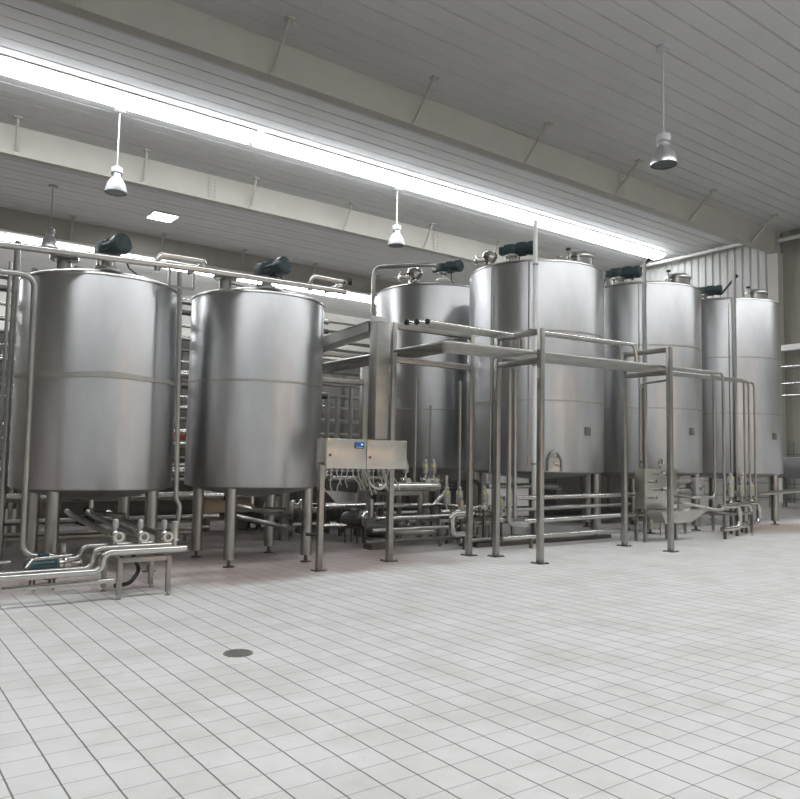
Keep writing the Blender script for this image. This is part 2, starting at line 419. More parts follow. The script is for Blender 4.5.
# pendant high-bay lamps
def pendant(x, y, zb, label, dome=M_ENAMEL, sc=1.12):
    t = thing('pendant_lamp', label, 'lamp', (x, y, zb), 'pendant lamps under the ceiling')
    MB().lathe((x, y, ZC - .07), (0, 0, 1), [(.06, -.03), (.17, 0), (.17, .07)], 20).build('ceiling_rose', M_ENAMEL, t)
    h = .72 * sc
    MB().tube([(x, y, zb + h), (x, y, ZC - .05)], .022, 8).build('rod', M_ENAMEL, t)
    MB().lathe((x, y, zb + .50 * sc), (0, 0, 1), [(.10 * sc, 0), (.145 * sc, .02), (.155 * sc, .10 * sc), (.14 * sc, .16 * sc), (.06 * sc, .20 * sc), (.03, .23 * sc)], 22).build('ballast_housing', M_ENAMEL, t)
    MB().lathe((x, y, zb + .40 * sc), (0, 0, 1), [(.13 * sc, 0), (.12 * sc, .03), (.135 * sc, .06), (.12 * sc, .085 * sc), (.11 * sc, .11 * sc)], 22).build('neck_ring', M_ALU, t)
    MB().lathe((x, y, zb), (0, 0, 1), [(.275 * sc, .0), (.28 * sc, .03), (.262 * sc, .12 * sc), (.225 * sc, .24 * sc), (.17 * sc, .34 * sc), (.115 * sc, .41 * sc), (.10 * sc, .40 * sc), (.155 * sc, .32 * sc), (.21 * sc, .23 * sc), (.245 * sc, .12 * sc), (.262 * sc, .03)], 30, False).build('dome_reflector', dome, t)
    MB().lathe((x, y, zb), (0, 0, 1), [(0, .012), (.258 * sc, .02), (.258 * sc, .035), (0, .03)], 30).build('lens', M_LENS, t)
pendant(5.84, 22.2, 9.06, 'white bell-shaped pendant lamp at left, its rod hung beside the bright ceiling strip')
pendant(15.95, 22.2, 9.38, 'white bell-shaped pendant lamp in the middle, hung between the second and third tanks')
pendant(15.3, 10.4, 8.62, 'grey metal bell pendant lamp at top right under the unlit ceiling', M_ALU)
pendant(5.66, 30.3, 9.15, 'dim pendant lamp far back, directly above the leftmost tank nozzle', M_ALU)

# floor drain
t = thing('floor_drain', 'round grey metal drain cover set in the open tiled floor', 'drain', (2.485, 5.405, 0))
MB().lathe((2.485, 5.405, 0), (0, 0, 1), [(.112, 0), (.112, .006), (.098, .008), (.096, .003), (0, .003)], 32).build('rim', M_DRAIN, t)
b = MB()
for k in range(-4, 5):
    L = math.sqrt(max(0, .094 ** 2 - (k * .02) ** 2))
    b.box((2.485, 5.405 + k * .02, .005), (2 * L, .011, .005))
b.build('grate', M_DRAIN, t, smooth=False)

# ================================================================== tanks
def agitator(t, x, y, z, sc, yaw, mat=M_MOTOR):
    """geared stirrer motor lying on a pedestal; fan end along yaw"""
    d = Vector((math.cos(yaw), math.sin(yaw), 0)); u = Vector((-d.y, d.x, 0))
    b = MB().lathe((x, y, z), (0, 0, 1), [(.16 * sc, 0), (.16 * sc, .03), (.07 * sc, .04), (.07 * sc, .14 * sc), (.15 * sc, .15 * sc), (.15 * sc, .18 * sc)], 20)
    for k in range(3):
        a = k * 2.1 + .4
        b.bar((x + .13 * sc * math.cos(a), y + .13 * sc * math.sin(a), z), (x + .12 * sc * math.cos(a), y + .12 * sc * math.sin(a), z + .17 * sc), .025 * sc, .025 * sc)
    b.build('motor_pedestal', M_SATIN, t)
    c = Vector((x, y, z + .29 * sc))
    g = MB().box(c - d * .03 * sc, (.24 * sc, .22 * sc, .22 * sc), math.atan2(d.y, d.x), .03 * sc)
    g.lathe(c - Vector((0, 0, .13 * sc)), (0, 0, 1), [(.13 * sc, 0), (.13 * sc, .03), (.1 * sc, .05)], 18)
    g.box(c - d * .2 * sc + u * .0, (.12 * sc, .16 * sc, .16 * sc), math.atan2(d.y, d.x), .02 * sc)
    m = g.build('stirrer_gearbox', mat, t)
    q = MB().lathe(c + d * .08 * sc, d, [(.09 * sc, 0), (.13 * sc, .02), (.125 * sc, .05), (.125 * sc, .30 * sc), (.135 * sc, .31 * sc)], 24)
    for k in range(14):
        a = 2 * math.pi * k / 14
        off = (u * math.cos(a) + Vector((0, 0, 1)) * math.sin(a)) * .13 * sc
        q.bar(c + d * .12 * sc + off, c + d * .29 * sc + off, .012 * sc, .02 * sc)
    q.box(c + d * .2 * sc + u * .15 * sc, (.13 * sc, .09 * sc, .12 * sc), math.atan2(d.y, d.x), .015 * sc)
    mo = q.build('motor', mat, t)
    f = MB().lathe(c + d * .37 * sc, d, [(.14 * sc, 0), (.14 * sc, .10 * sc), (.12 * sc, .12 * sc), (.05 * sc, .125 * sc), (.045 * sc, .121 * sc), (0, .121 * sc)], 24)
    for k in range(3):
        f.lathe(c + d * (.37 + .12) * sc, d, [((.065 + .02 * k) * sc, 0), ((.072 + .02 * k) * sc, .006), ((.078 + .02 * k) * sc, 0)], 24)
    f.build('fan_cover', mat, mo)
    MB().tube([c + d * .1 * sc + u * .2 * sc + Vector((0, 0, -.03)), c + u * .33 * sc + Vector((0, 0, -.2 * sc)), c + u * .5 * sc + Vector((0, 0, -.29 * sc))], .012, 6).build('motor_cable', M_BLACK, t)

def manway(t, x, y, z, r, yaw):
    b = MB().lathe((x, y, z), (0, 0, 1), [(r, -.34), (r, .10), (r * 1.08, .11), (r * 1.08, .13), (r * .98, .14)], 26)
    m = b.build('manway_neck', M_SATIN, t)
    MB().lathe((x, y, z + .14), (0, 0, 1), [(r * 1.04, 0), (r * 1.02, .03), (r * .8, .085), (r * .4, .115), (0, .12)], 26).build('manway_lid', M_SHEET, m)
    a = Vector((math.cos(yaw), math.sin(yaw), 0))
    p = Vector((x, y, z)) + a * r * 1.25
    h = MB().tube([p + Vector((0, 0, -.30)), p + Vector((0, 0, .26))], .022, 8)
    h.bar(p + Vector((0, 0, .16)), Vector((x, y, z + .25)), .04, .03)
    h.build('hinge_post', M_SATIN, m)
    MB().lathe(p + Vector((0, 0, .25)), (0, 0, 1), [(0, 0), (.05, .0), (.055, .03), (.03, .05), (0, .05)], 12).build('clamp_knob', M_BLACK, m)

def relief_valve(t, x, y, z, s=1.0):
    b = MB().lathe((x, y, z), (0, 0, 1), [(.05 * s, -.1), (.05 * s, .1 * s), (.09 * s, .11 * s), (.09 * s, .14 * s), (.06 * s, .15 * s), (.10 * s, .20 * s), (.135 * s, .26 * s), (.11 * s, .33 * s), (.05 * s, .36 * s), (0, .37 * s)], 20)
    b.cyl((x, y, z + .22 * s), (x - .2 * s, y + .1 * s, z + .2 * s), .045 * s, 10)
    b.lathe((x - .2 * s, y + .1 * s, z + .2 * s), (-.9, .45, -.1), [(.075 * s, 0), (.075 * s, .02), (.05 * s, .04), (0, .04)], 14)
    b.build('relief_valve', M_PIPE, t)

def tank(label, x, y, R, zb, zr, leg_r, leg_off, bands, group, dome=.2, cone=.16, mat=M_TANK, leg_rot=0.0):
    t = thing('storage_tank', label, 'tank', (x, y, 0), group)
    MB().lathe((x, y, 0), (0, 0, 1), [(R - .015, zb), (R, zb + .02), (R, zr - .02), (R - .012, zr)], 96).build('shell', mat, t)
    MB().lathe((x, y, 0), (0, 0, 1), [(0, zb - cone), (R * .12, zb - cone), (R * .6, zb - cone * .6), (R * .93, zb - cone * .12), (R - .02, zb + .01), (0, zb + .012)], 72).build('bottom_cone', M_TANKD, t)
    MB().lathe((x, y, 0), (0, 0, 1), [(R + .004, zr - .025), (R + .012, zr - .012), (R + .006, zr + .008), (R - .03, zr + .03), (R * .75, zr + dome * .5), (R * .4, zr + dome * .85), (.1, zr + dome), (0, zr + dome)], 96).build('domed_top', M_SATIN, t)
    for z, hgt in bands:
        MB().lathe((x, y, 0), (0, 0, 1), [(R - .004, z - hgt / 2), (R + .006, z - hgt / 2 + .003), (R + .007, z), (R + .006, z + hgt / 2 - .003), (R - .004, z + hgt / 2)], 96).build('seam_band', M_BAND, t)
    for sx in (-1, 1):
        for sy in (-1, 1):
            ox, oy = sx * leg_off, sy * leg_off
            lx, ly = x + ox, y + oy
            l = MB().tube([(lx, ly, .10), (lx, ly, zb - .0)], leg_r, 18).build('leg', M_SATIN, t)
            f = MB().lathe((lx, ly, 0), (0, 0, 1), [(leg_r * 1.05, 0), (leg_r * 1.05, .012), (leg_r * .3, .03), (leg_r * .3, .12)], 16)
            f.build('levelling_foot', M_DARKST, l)
    MB().tube([(x, y, zb - cone + .02), (x, y, zb - cone - .18), (x + .3, y - .45, zb - cone - .18)], .032, 10).build('outlet_pipe', M_PIPE, t)
    return t

# two nearer tanks at the left
T1 = (2.60, 10.28, .985); T2 = (4.80, 10.15, .965)
NEAR = 'pair of shorter storage tanks at the left'
t1 = tank('leftmost short stainless tank, crooked pale band round its middle', *T1, 1.05, 3.66, .078, .585, [(2.42, .05)], NEAR)
t2 = tank('second short stainless tank from the left, just left of the control cabinet', *T2, 1.07, 3.74, .078, .585, [(2.52, .035)], NEAR)
YAWM = math.radians(-80)
for t, (x, y, R), z in ((t1, T1, 3.90), (t2, T2, 3.93)):
    agitator(t, x + (.03 if t is t1 else .10), y, z + (.03 if t is t1 else .07), .95, YAWM)
p = at(50, 275, Y=10.3)
for t, (x, y, R), dx, dy, z in ((t1, T1, -.50, -.02, 3.67), (t2, T2, -.52, .05, 3.76)):
    MB().lathe((x + dx, y + dy, z), (0, 0, 1), [(.09, 0), (.09, .27), (.15, .28), (.175, .30), (.175, .34), (.14, .36), (0, .36)], 24).build('nozzle', M_SATIN, t)
    m = MB().lathe((x - .05, y + .48, z + .05), (0, 0, 1), [(.23, 0), (.23, .16), (.26, .17), (.26, .19), (.2, .22), (0, .25)], 26).build('manway_neck', M_SATIN, t)
    MB().tube([(x - .3, y + .4, z + .10), (x - .3, y + .4, z + .33), (x - .05, y + .48, z + .33)], .014, 8).build('lid_handle', M_PIPE, m)
    MB().lathe((x + .45, y - .1, z + .06), (0, 0, 1), [(.035, 0), (.035, .14), (.05, .15), (.05, .17), (0, .175)], 14).build('sensor_socket', M_SATIN, t)
# crooked wrapped tape on the leftmost tank: slightly tilted second ring
b = MB(); n = 64; vs = []; fs = []
for i in range(n + 1):
    a = -math.pi * .95 + (math.pi * .9) * i / n
    zz = 2.425 + .012 * math.sin(3 * a) + .01 * math.sin(7 * a + 1)
    for r, dz in ((.99, -.03), (.998, -.03), (.998, .03), (.99, .03)):
        vs.append((T1[0] + r * math.cos(a), T1[1] + r * math.sin(a), zz + dz))
    if i:
        o = (i - 1) * 4
        for j in range(4): fs.append((o + j, o + (j + 1) % 4, o + 4 + (j + 1) % 4, o + 4 + j))
fs += [(0, 1, 2, 3), (n * 4, n * 4 + 1, n * 4 + 2, n * 4 + 3)]
b.add(vs, fs); b.build('tape_band', M_BAND, t1, label='crooked pale tape band around the middle')

# row of three tall tanks at the right
BIG = 'row of tall storage tanks at the right'
TB = [(11.37, 10.80, 1.375, 5.33, 'tall stainless tank in the middle with an arched hatch near its foot'),
      (14.88, 10.80, 1.35, 5.45, 'second tall stainless steel tank of the right row, behind the box with pipe stubs'),
      (18.42, 10.80, 1.375, 5.60, 'rightmost tall stainless steel tank, nearest the corrugated end wall')]
for i, (x, y, R, zr, lab) in enumerate(TB):
    z1s, z2s = ((3.98, 2.65), (4.08, 2.70), (4.15, 2.76))[i]
    t = tank(lab, x, y, R, 1.30, zr, .10, .86, [(z1s, .035), (z2s, .03)], BIG, dome=.22)
    agitator(t, x - .40, y + .30, zr + (.26, .22, .20)[i], (1.05, 1.05, .95)[i], math.radians(-66))
    if i:   # dark prop arm leaning from the motor towards the riser pipe
        A = at((632, 721)[i - 1], (276, 291)[i - 1], X=x - .35); B = A + Vector((.30, -.25, .38))
        MB().bar(A - Vector((0, 0, .1)), B, .06, .05).sphere(B, .05).build('prop_arm', M_BLACK, t)
    else:
        MB().tube([(x + .95, y - .1, zr - .02), (x + .95, y - .1, zr + .42)], .04, 10).build('vent_pipe', M_WHITEP, t)
    mx = x + .80; my = y - .50
    manway(t, mx, my, zr + .31, .27, math.radians(175))
    relief_valve(t, x - .93, y + .42, zr + .02, 1.25)
    # riser pipe clamped to the front, level tube beside it
    d = Vector((-x, -y, 0)).normalized(); s = Vector((-d.y, d.x, 0))   # towards the aisle corner, and along the shell
    px = (534.5, 645.0, 735.5)[i]
    q = at(px, 400, Y=10.0); dr = Vector((q.x, q.y, 0)).normalized()
    bb = dr.x * x + dr.y * y; rr = bb - math.sqrt(max(.0, bb * bb - (x * x + y * y - (R + .075) ** 2)))
    P = dr * rr
    top = zr + (.75, .42, .95)[i]
    MB().tube([(P.x, P.y, .62), (P.x, P.y, top - .12), (P.x, P.y, top)], .042, 12).build('riser_pipe', M_WHITEP if i == 0 else M_SATIN, t)
    for z in (zr - .1, 3.3, 1.45):
        k = MB()
        k.bar((P.x, P.y, z), Vector((x, y, z)) + (Vector((P.x - x, P.y - y, 0)).normalized()) * (R - .02), .05, .03)
        k.lathe((P.x, P.y, z - .02), (0, 0, 1), [(.05, 0), (.055, .005), (.055, .035), (.05, .04)], 14)
        k.build('pipe_clamp', M_SATIN, t)
    c = Vector((x, y, 0)); e = (P - c); a0 = math.atan2(e.y, e.x)
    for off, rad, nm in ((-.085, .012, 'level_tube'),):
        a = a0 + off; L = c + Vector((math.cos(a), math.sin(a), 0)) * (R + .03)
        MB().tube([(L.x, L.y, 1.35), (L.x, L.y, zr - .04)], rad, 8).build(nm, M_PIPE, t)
    if i == 0:
        a = a0 - .64; L = c + Vector((math.cos(a), math.sin(a), 0)) * (R + .035)
        MB().tube([(L.x, L.y, 1.1), (L.x, L.y, zr - .03)], .022, 10).build('drain_tube', M_SATIN, t)
    # nameplate
    q = at((587.5, 692, 774.5)[i], (432, 432, 437)[i], Y=10.5); dr = Vector((q.x, q.y, 0)).normalized()
    bb = dr.x * x + dr.y * y; dd = bb * bb - (x * x + y * y - R * R)
    rr = bb - math.sqrt(max(.0, dd)); Q = dr * rr; nn = (Q - c).normalized()
    zq = EYE + (q.z - EYE) * rr / math.hypot(q.x, q.y)
    ang = math.atan2(nn.y, nn.x)
    MB().box((Q.x + nn.x * .008, Q.y + nn.y * .008, zq), (.02, .15, .16), ang, .004).build('nameplate', M_PLATE, t)
    if i == 0:
        q = at(554, 467, Y=9.8); dr = Vector((q.x, q.y, 0)).normalized(); bb = dr.x * x + dr.y * y
        rr = bb - math.sqrt(bb * bb - (x * x + y * y - R * R)); Q = dr * rr; nn = (Q - c).normalized(); tt = Vector((-nn.y, nn.x, 0))
        h = MB()
        zc = 1.52
        pts = [Q + nn * .04 + tt * .13 + Vector((0, 0, 1.32)), Q + nn * .04 + tt * .13 + Vector((0, 0, zc)), Q + nn * .04 + tt * .07 + Vector((0, 0, zc + .12)), Q + nn * .04 + Vector((0, 0, zc + .15)),
               Q + nn * .04 - tt * .07 + Vector((0, 0, zc + .12)), Q + nn * .04 - tt * .13 + Vector((0, 0, zc)), Q + nn * .04 - tt * .13 + Vector((0, 0, 1.32))]
        h.tube(pts, .022, 10)
        hm = h.build('hatch_frame', M_FRAME, t)
        MB().box(Q + nn * .02 + Vector((0, 0, 1.44)), (.03, .22, .26), math.atan2(nn.y, nn.x), .01).build('hatch_door', M_SHEET, t)
        k = MB().tube([Q + nn * .04 + Vector((0, 0, 1.47)), Q + nn * .10 + Vector((0, 0, 1.47)), Q + nn * .10 + tt * .08 + Vector((0, 0, 1.40))], .014, 8)
        k.lathe(Q + nn * .04 + Vector((0, 0, 1.47)), nn, [(.04, 0), (.04, .05), (.02, .06)], 12)
        k.build('hatch_handle', M_PIPE, t)

# back-row tank seen above the pipe bridge, and a further one in the dark behind it
T3 = (11.25, 14.05, 1.38)
t3 = tank('bluish stainless tank in the back row, above the left end of the pipe bridge', *T3, 1.3, 5.43, .10, .86, [(3.9, .03), (2.6, .03)], None, dome=.22)
agitator(t3, T3[0] + .2, T3[1] - .1, 5.84, 1.05, math.radians(-74))
relief_valve(t3, T3[0] - .62, T3[1] - .02, 5.5, 1.5)
MB().lathe((T3[0] - 1.0, T3[1] + .2, 5.45), (0, 0, 1), [(.04, 0), (.04, .1), (.07, .11), (.07, .13), (0, .135)], 14).build('sensor_socket', M_SATIN, t3)
p = at(374, 268, Y=14.3); q = at(436, 265, Z=p.z)
pipe('inlet_pipe', [(p.x, p.y, .0), (p.x, p.y, p.z), (q.x, q.y, p.z), (q.x + .2, q.y + .3, p.z)], .05, 'thin pipe rising left of the bluish back tank and bending over to its motor', M_SATIN, bend=.18)

# ================================================================== pipe bridge
def frame_stand(label, a, b, ztop, zlow, w=.085, top=True):
    (ax, ay), (bx, by) = a, b
    t = thing('pipe_support_frame', label, 'frame', ((ax + bx) / 2, (ay + by) / 2, 0), 'stainless portal frames of the pipe bridge')
    rz = 0
    for x, y in (a, b):
        p = MB().box((x, y, ztop / 2 + .005), (w, w, ztop - .01), bev=.008).build('post', M_FRAME, t)
        q = MB().box((x, y, .006), (.20, .20, .012), bev=.003)
        for sx in (-1, 1):
            for sy in (-1, 1): q.lathe((x + sx * .075, y + sy * .075, .012), (0, 0, 1), [(.014, 0), (.014, .012), (0, .014)], 6)
        q.build('base_plate', M_DARKST, p)
    d = Vector((bx - ax, by - ay, 0)).normalized() * (w / 2 + .001)
    A, B = Vector((ax, ay, 0)) + d, Vector((bx, by, 0)) - d
    if top: MB().bar(A + Vector((0, 0, ztop - .05)), B + Vector((0, 0, ztop - .05)), w, .085, .006).build('top_beam', M_FRAME, t)
    MB().bar(A + Vector((0, 0, zlow - .05)), B + Vector((0, 0, zlow - .05)), w * .9, .085, .006).build('lower_beam', M_FRAME, t)
    return t
GP1, GP2, GP3, FP, P4, P5 = (6.48, 9.04), (7.98, 8.98), (8.28, 8.68), (8.31, 7.78), (11.45, 8.66), (11.47, 7.72)
frame_stand('stainless portal frame whose left post stands under the right side of the control cabinet', GP1, GP2, 3.53, 3.02)
frame_stand('stainless portal frame with the frontmost post, in front of the middle tank', GP3, FP, 3.50, 3.06)
frame_stand('stainless portal frame at the right, beside the box with pipe stubs', P4, P5, 3.54, 3.14)
frame_stand('stainless portal frame further back under the bridge, between control cabinet and bluish tank', (6.40, 12.2), (8.05, 12.16), 3.5, 3.0, .14)

def zl(x): return 3.092 + (x - 6.4) * .021
LOW = 'parallel lower pipes of the pipe bridge'
ends = [(7.82, 13.33, .66, 'front'), (7.97, 13.26, .88, 'second'), (8.12, 11.9, None, 'third'), (8.25, 14.85, .86, 'fourth'), (8.41, 15.32, .84, 'fifth'), (8.57, 15.84, .80, 'rearmost')]
labs = ['front pipe of the bridge, dropping to the lowest bend left of the right valve bench',
        'second pipe of the bridge from the front, dropping to a bend above the lowest',
        'third bridge pipe from the front, bending over behind the right portal frame and dropping',
        'fourth bridge pipe from the front, leftmost of three dropping onto the right valve bench',
        'fifth bridge pipe from the front, middle of three dropping onto the right valve bench',
        'rearmost lower pipe of the bridge, rightmost drop onto the right valve bench']
for i, ((y, xe, zd, _), lab) in enumerate(zip(ends, labs)):
    xb = 6.48 + i * .125
    pts = [(xb, 13.4, 3.075), (xb, y, zl(xb)), (xe, y, zl(xe))]
    if i == 2: pts = [(xb, 13.4, 3.075), (xb, y, zl(xb)), (12.02, y, zl(12)), (12.02, y, 3.02), (12.02, 8.72, 3.0), (12.02, 8.72, 1.55)]
    elif i == 0: pts += [(xe, y, zd), (13.05, y, zd), (12.45, y + .25, zd + .12), (12.45, 8.4, zd + .12)]
    elif i == 1: pts += [(xe, y, zd), (12.6, y, zd), (12.6, 8.4, zd + .02)]
    else: pts += [(xe, y, zd)]
    pipe('bridge_pipe', pts, .028 if i in (0, 1) else .023, lab, M_SATIN, bend=.11, group=LOW)
# upper layer
for i, (y, xa, xb, lab) in enumerate([(8.52, 6.33, 8.42, 'upper short pipe of the bridge, rearmost of three above the left portal frame'),
                                      (8.40, 6.42, 8.42, 'upper short pipe of the bridge, middle of three above the left portal frame'),
                                      (8.28, 6.52, 8.42, 'upper short pipe of the bridge, front one of three above the left portal frame')]):
    o = pipe('upper_pipe', [(xa, y, 3.445), (xb, y, 3.445), (xb, y, 3.13)], .034, lab, M_PIPE, bend=.08, group='short upper pipes of the bridge')
    MB().lathe((xa - .012, y, 3.445), (-1, 0, 0), [(.042, -.03), (.042, .0), (.03, .008), (0, .008)], 14).build('end_cap', M_BLACK, o, label='black end cap')
pipe('upper_pipe', [(8.37, 8.06, 3.50), (10.95, 8.06, 3.56), (11.02, 8.06, 3.25)], .036, 'upper pipe of the bridge running right from the frontmost frame, ending in a drooping bend', M_PIPE, bend=.08)
pipe('upper_pipe', [(8.37, 8.17, 3.49), (10.7, 8.17, 3.54), (10.7, 8.17, 3.24)], .022, 'thin upper pipe of the bridge close behind the long drooping one', M_SATIN, bend=.06)
# cable tray to the back and cable duct down to the cabinet
t = thing('cable_tray', 'grey cable tray running back from the top of the duct beside the left portal frame', 'cable tray', (6.08, 12.5, 3.4))
A, B = Vector((6.2, 9.12, 3.43)), at(325, 345, X=6.1); B = A + (B - A) * 1.5
k = MB().bar(A - Vector((0, 0, .065)), B - Vector((0, 0, .065)), .26, .014)
for s in (-.124, .124): k.bar(A + Vector((s, 0, 0)), B + Vector((s, 0, 0)), .012, .14)
k.box(A + Vector((0, -.006, 0)), (.26, .012, .15))
k.build('channel', M_FRAME, t, smooth=False)
MB().bar(A + Vector((0, 0, .078)), B + Vector((0, 0, .078)), .28, .012).build('cover', M_FRAME, t, smooth=False)
t = thing('cable_duct', 'upright grey cable duct with slanted bright top, left of the left portal post', 'cable duct', (6.18, 9.0, 1.76))
MB().box((6.20, 9.0, 2.62), (.22, .20, 1.70), bev=.006).build('duct', M_FRAME, t)
MB().add([(6.09, 8.9, 3.475), (6.31, 8.9, 3.475), (6.31, 9.1, 3.475), (6.09, 9.1, 3.475), (6.09, 8.9, 3.49), (6.31, 8.9, 3.49), (6.31, 9.1, 3.60), (6.09, 9.1, 3.60)],
         [(0, 3, 2, 1), (4, 5, 6, 7), (0, 1, 5, 4), (1, 2, 6, 5), (2, 3, 7, 6), (3, 0, 4, 7)]).build('sloped_cap', M_SHEET, t, smooth=False)

# ------------------------------------------------------------------ control cabinet
t = thing('control_cabinet', 'wide stainless control cabinet with small blue screen, mounted between two posts', 'cabinet', (5.9, 8.98, 0))
xa, xb, za, zb = 5.235, 6.60, 1.345, 1.755
MB().box(((xa + xb) / 2, 8.985, (za + zb) / 2), (xb - xa, .25, zb - za), bev=.006).build('body', M_SHEET, t)
xm = 5.89
for i, (x0, x1) in enumerate(((xa + .01, xm - .005), (xm + .005, xb - .01))):
    d = MB().box(((x0 + x1) / 2, 8.853, (za + zb) / 2), (x1 - x0, .014, zb - za - .016), bev=.004).build('door', M_SHEET, t)
    if i == 0:
        MB().box((5.762, 8.842, 1.668), (.155, .01, .085), bev=.002).build('screen_bezel', M_BLACK, d)
        s = MB().box((5.762, 8.836, 1.670), (.14, .004, .068)).build('screen', M_SCREEN, t, smooth=False)
        q = MB().box((5.80, 8.833, 1.682), (.03, .003, .02))
        q.build('lit_digit', M_GLOW, s, smooth=False)
        MB().box((5.762, 8.833, 1.642), (.10, .003, .010)).build('caption_bar', M_ENAMEL, s, smooth=False)
    else:
        for z in (1.69, 1.405):
            MB().bar((5.99, 8.843, z), (6.45, 8.843, z), .02, .014, .004).build('pressed_rib', M_SHEET, d)
    x = x0 + .05
    MB().lathe((x, 8.846, 1.53 - .02 * i), (0, -1, 0), [(.022, 0), (.022, .012), (.012, .02), (0, .02)], 14).build('lock', M_DARKST, d)
    MB().box((x0 + .04, 8.843, zb - .018), (.06, .006, .016)).build('warning_tag', M_YEL, d, smooth=False)
l = MB().box((5.165, 8.84, .70), (.075, .075, 1.385), bev=.006).build('leg', M_FRAME, t)
MB().box((5.165, 8.84, .006), (.17, .15, .012)).build('base_plate', M_DARKST, l, smooth=False)
MB().bar((5.165, 8.9, 1.40), (5.24, 8.96, 1.40), .05, .06).build('bracket', M_FRAME, t)
for k in range(14):
    x = 5.32 + k * .087
    MB().lathe((x, 8.99, za), (0, 0, -1), [(.02, 0), (.024, .008), (.024, .03), (.014, .045), (0, .045)], 8).build('cable_gland', M_CABLE, t)
rnd = random.Random(3)
for k in range(14):
    x = 5.32 + k * .087; dx = rnd.uniform(-.08, .12); L = rnd.uniform(.12, .3)
    pts = [(x, 8.99, za - .03), (x + dx * .2, 8.99, za - L * .6), (x + dx, 9.0, za - L), (x + dx + .05, 9.01, za - L - .10)]
    MB().tube(pts, .009, 6, .1).build('cable', M_CABLE, t)
MB().tube([(5.95, 8.97, za - .02), (6.06, 8.96, za - .25), (6.25, 8.97, za - .30), (6.32, 8.98, za - .18), (6.31, 8.99, za - .02)], .016, 8, .12).build('cable', M_CABLE, t, label='thick drooping cable loop')

t.location.y -= .115; t.location.x -= .05

# ------------------------------------------------------------------ flow plate
t = thing('flow_plate', 'upright stainless box with short pipe stubs, standing behind the rightmost front post', 'panel box', (12.87, 8.98, 0))
MB().box((12.87, 8.98, 1.005), (1.05, .24, .77), bev=.008).build('panel', M_SHEET, t)
for x, z in ((12.62, 1.305), (12.44, 1.152), (12.62, 1.0), (12.44, .85), (12.92, 1.305), (12.92, 1.0)):
    s = MB().lathe((x, 8.86, z), (0, -1, 0), [(.03, 0), (.03, .16), (.043, .165), (.043, .185), (.028, .186), (.026, .15), (0, .15)], 16).build('pipe_stub', M_PIPE, t)
for z in (1.17, .80):
    MB().lathe((13.395, 8.95, z), (1, 0, 0), [(.05, 0), (.05, .05), (.035, .06), (0, .06)], 14).build('end_plug', M_BLACK, t)
for x in (12.37, 13.36):
    for y in (8.88, 9.08):
        MB().box((x, y, .31), (.05, .05, .62)).build('leg', M_FRAME, t, smooth=False)
b = MB().add([(12.36, 8.5, .60), (13.9, 8.5, .60), (13.9, 8.92, .60), (12.36, 8.92, .60), (12.65, 8.62, .36), (13.5, 8.62, .36), (13.5, 8.86, .36), (12.65, 8.86, .36)],
             [(0, 1, 5, 4), (1, 2, 6, 5), (2, 3, 7, 6), (3, 0, 4, 7), (4, 5, 6, 7)]); b.build('drip_hopper', M_SHEET, t, smooth=False)
MB().tube([(12.7, 8.75, .37), (12.7, 8.75, .12)], .03, 10).lathe((12.7, 8.75, .24), (0, 0, 1), [(.055, 0), (.055, .03)], 14).build('drain_spout', M_PIPE, t)

# ------------------------------------------------------------------ valves, pumps, benches
def prop(o, x, y, z, z0=0.0):
    MB().box((x, y, (z + z0) / 2), (.045, .045, z - z0)).build('support_leg', M_DARKST, o, smooth=False)
def valve(label, x, y, z, ax='x', h=.26, r=.055, group=None, mat=M_ACT, L=.16, br=.04, foot=None):
    t = thing('process_valve', label, 'valve', (x, y, z), group)
    d = Vector((1, 0, 0)) if ax == 'x' else Vector((0, 1, 0))
    c = Vector((x, y, z))
    b = MB().lathe(c - d * L, d, [(br * 1.5, 0), (br * 1.5, .02), (br, .022), (br, L * .55), (br * 1.45, L * .75), (br * 1.5, L), (br * 1.45, L * 1.25), (br, L * 1.45), (br, 2 * L - .022), (br * 1.5, 2 * L - .02), (br * 1.5, 2 * L)], 16)
    b.build('valve_body', M_PIPE, t)
    if foot is not None: prop(t, x, y, z - br * .8, foot)
    MB().lathe(c + Vector((0, 0, br)), (0, 0, 1), [(.03, 0), (.03, .05), (.018, .055), (.018, .12)], 12).build('stem', M_PIPE, t)
    MB().lathe(c + Vector((0, 0, br + .10)), (0, 0, 1), [(r * .8, 0), (r, .015), (r, h), (r * .9, h + .012)], 18).build('actuator', mat, t)
    MB().lathe(c + Vector((0, 0, br + .10 + h + .012)), (0, 0, 1), [(r * .6, 0), (r * .6, .05), (r * .35, .075), (0, .08)], 14).build('switch_head', M_SATIN, t)
    MB().box(c + Vector((-r * .6, -r * .85, br + .10 + h - .03)), (.05, .02, .035)).build('position_tag', M_YEL, t, smooth=False)
    return t
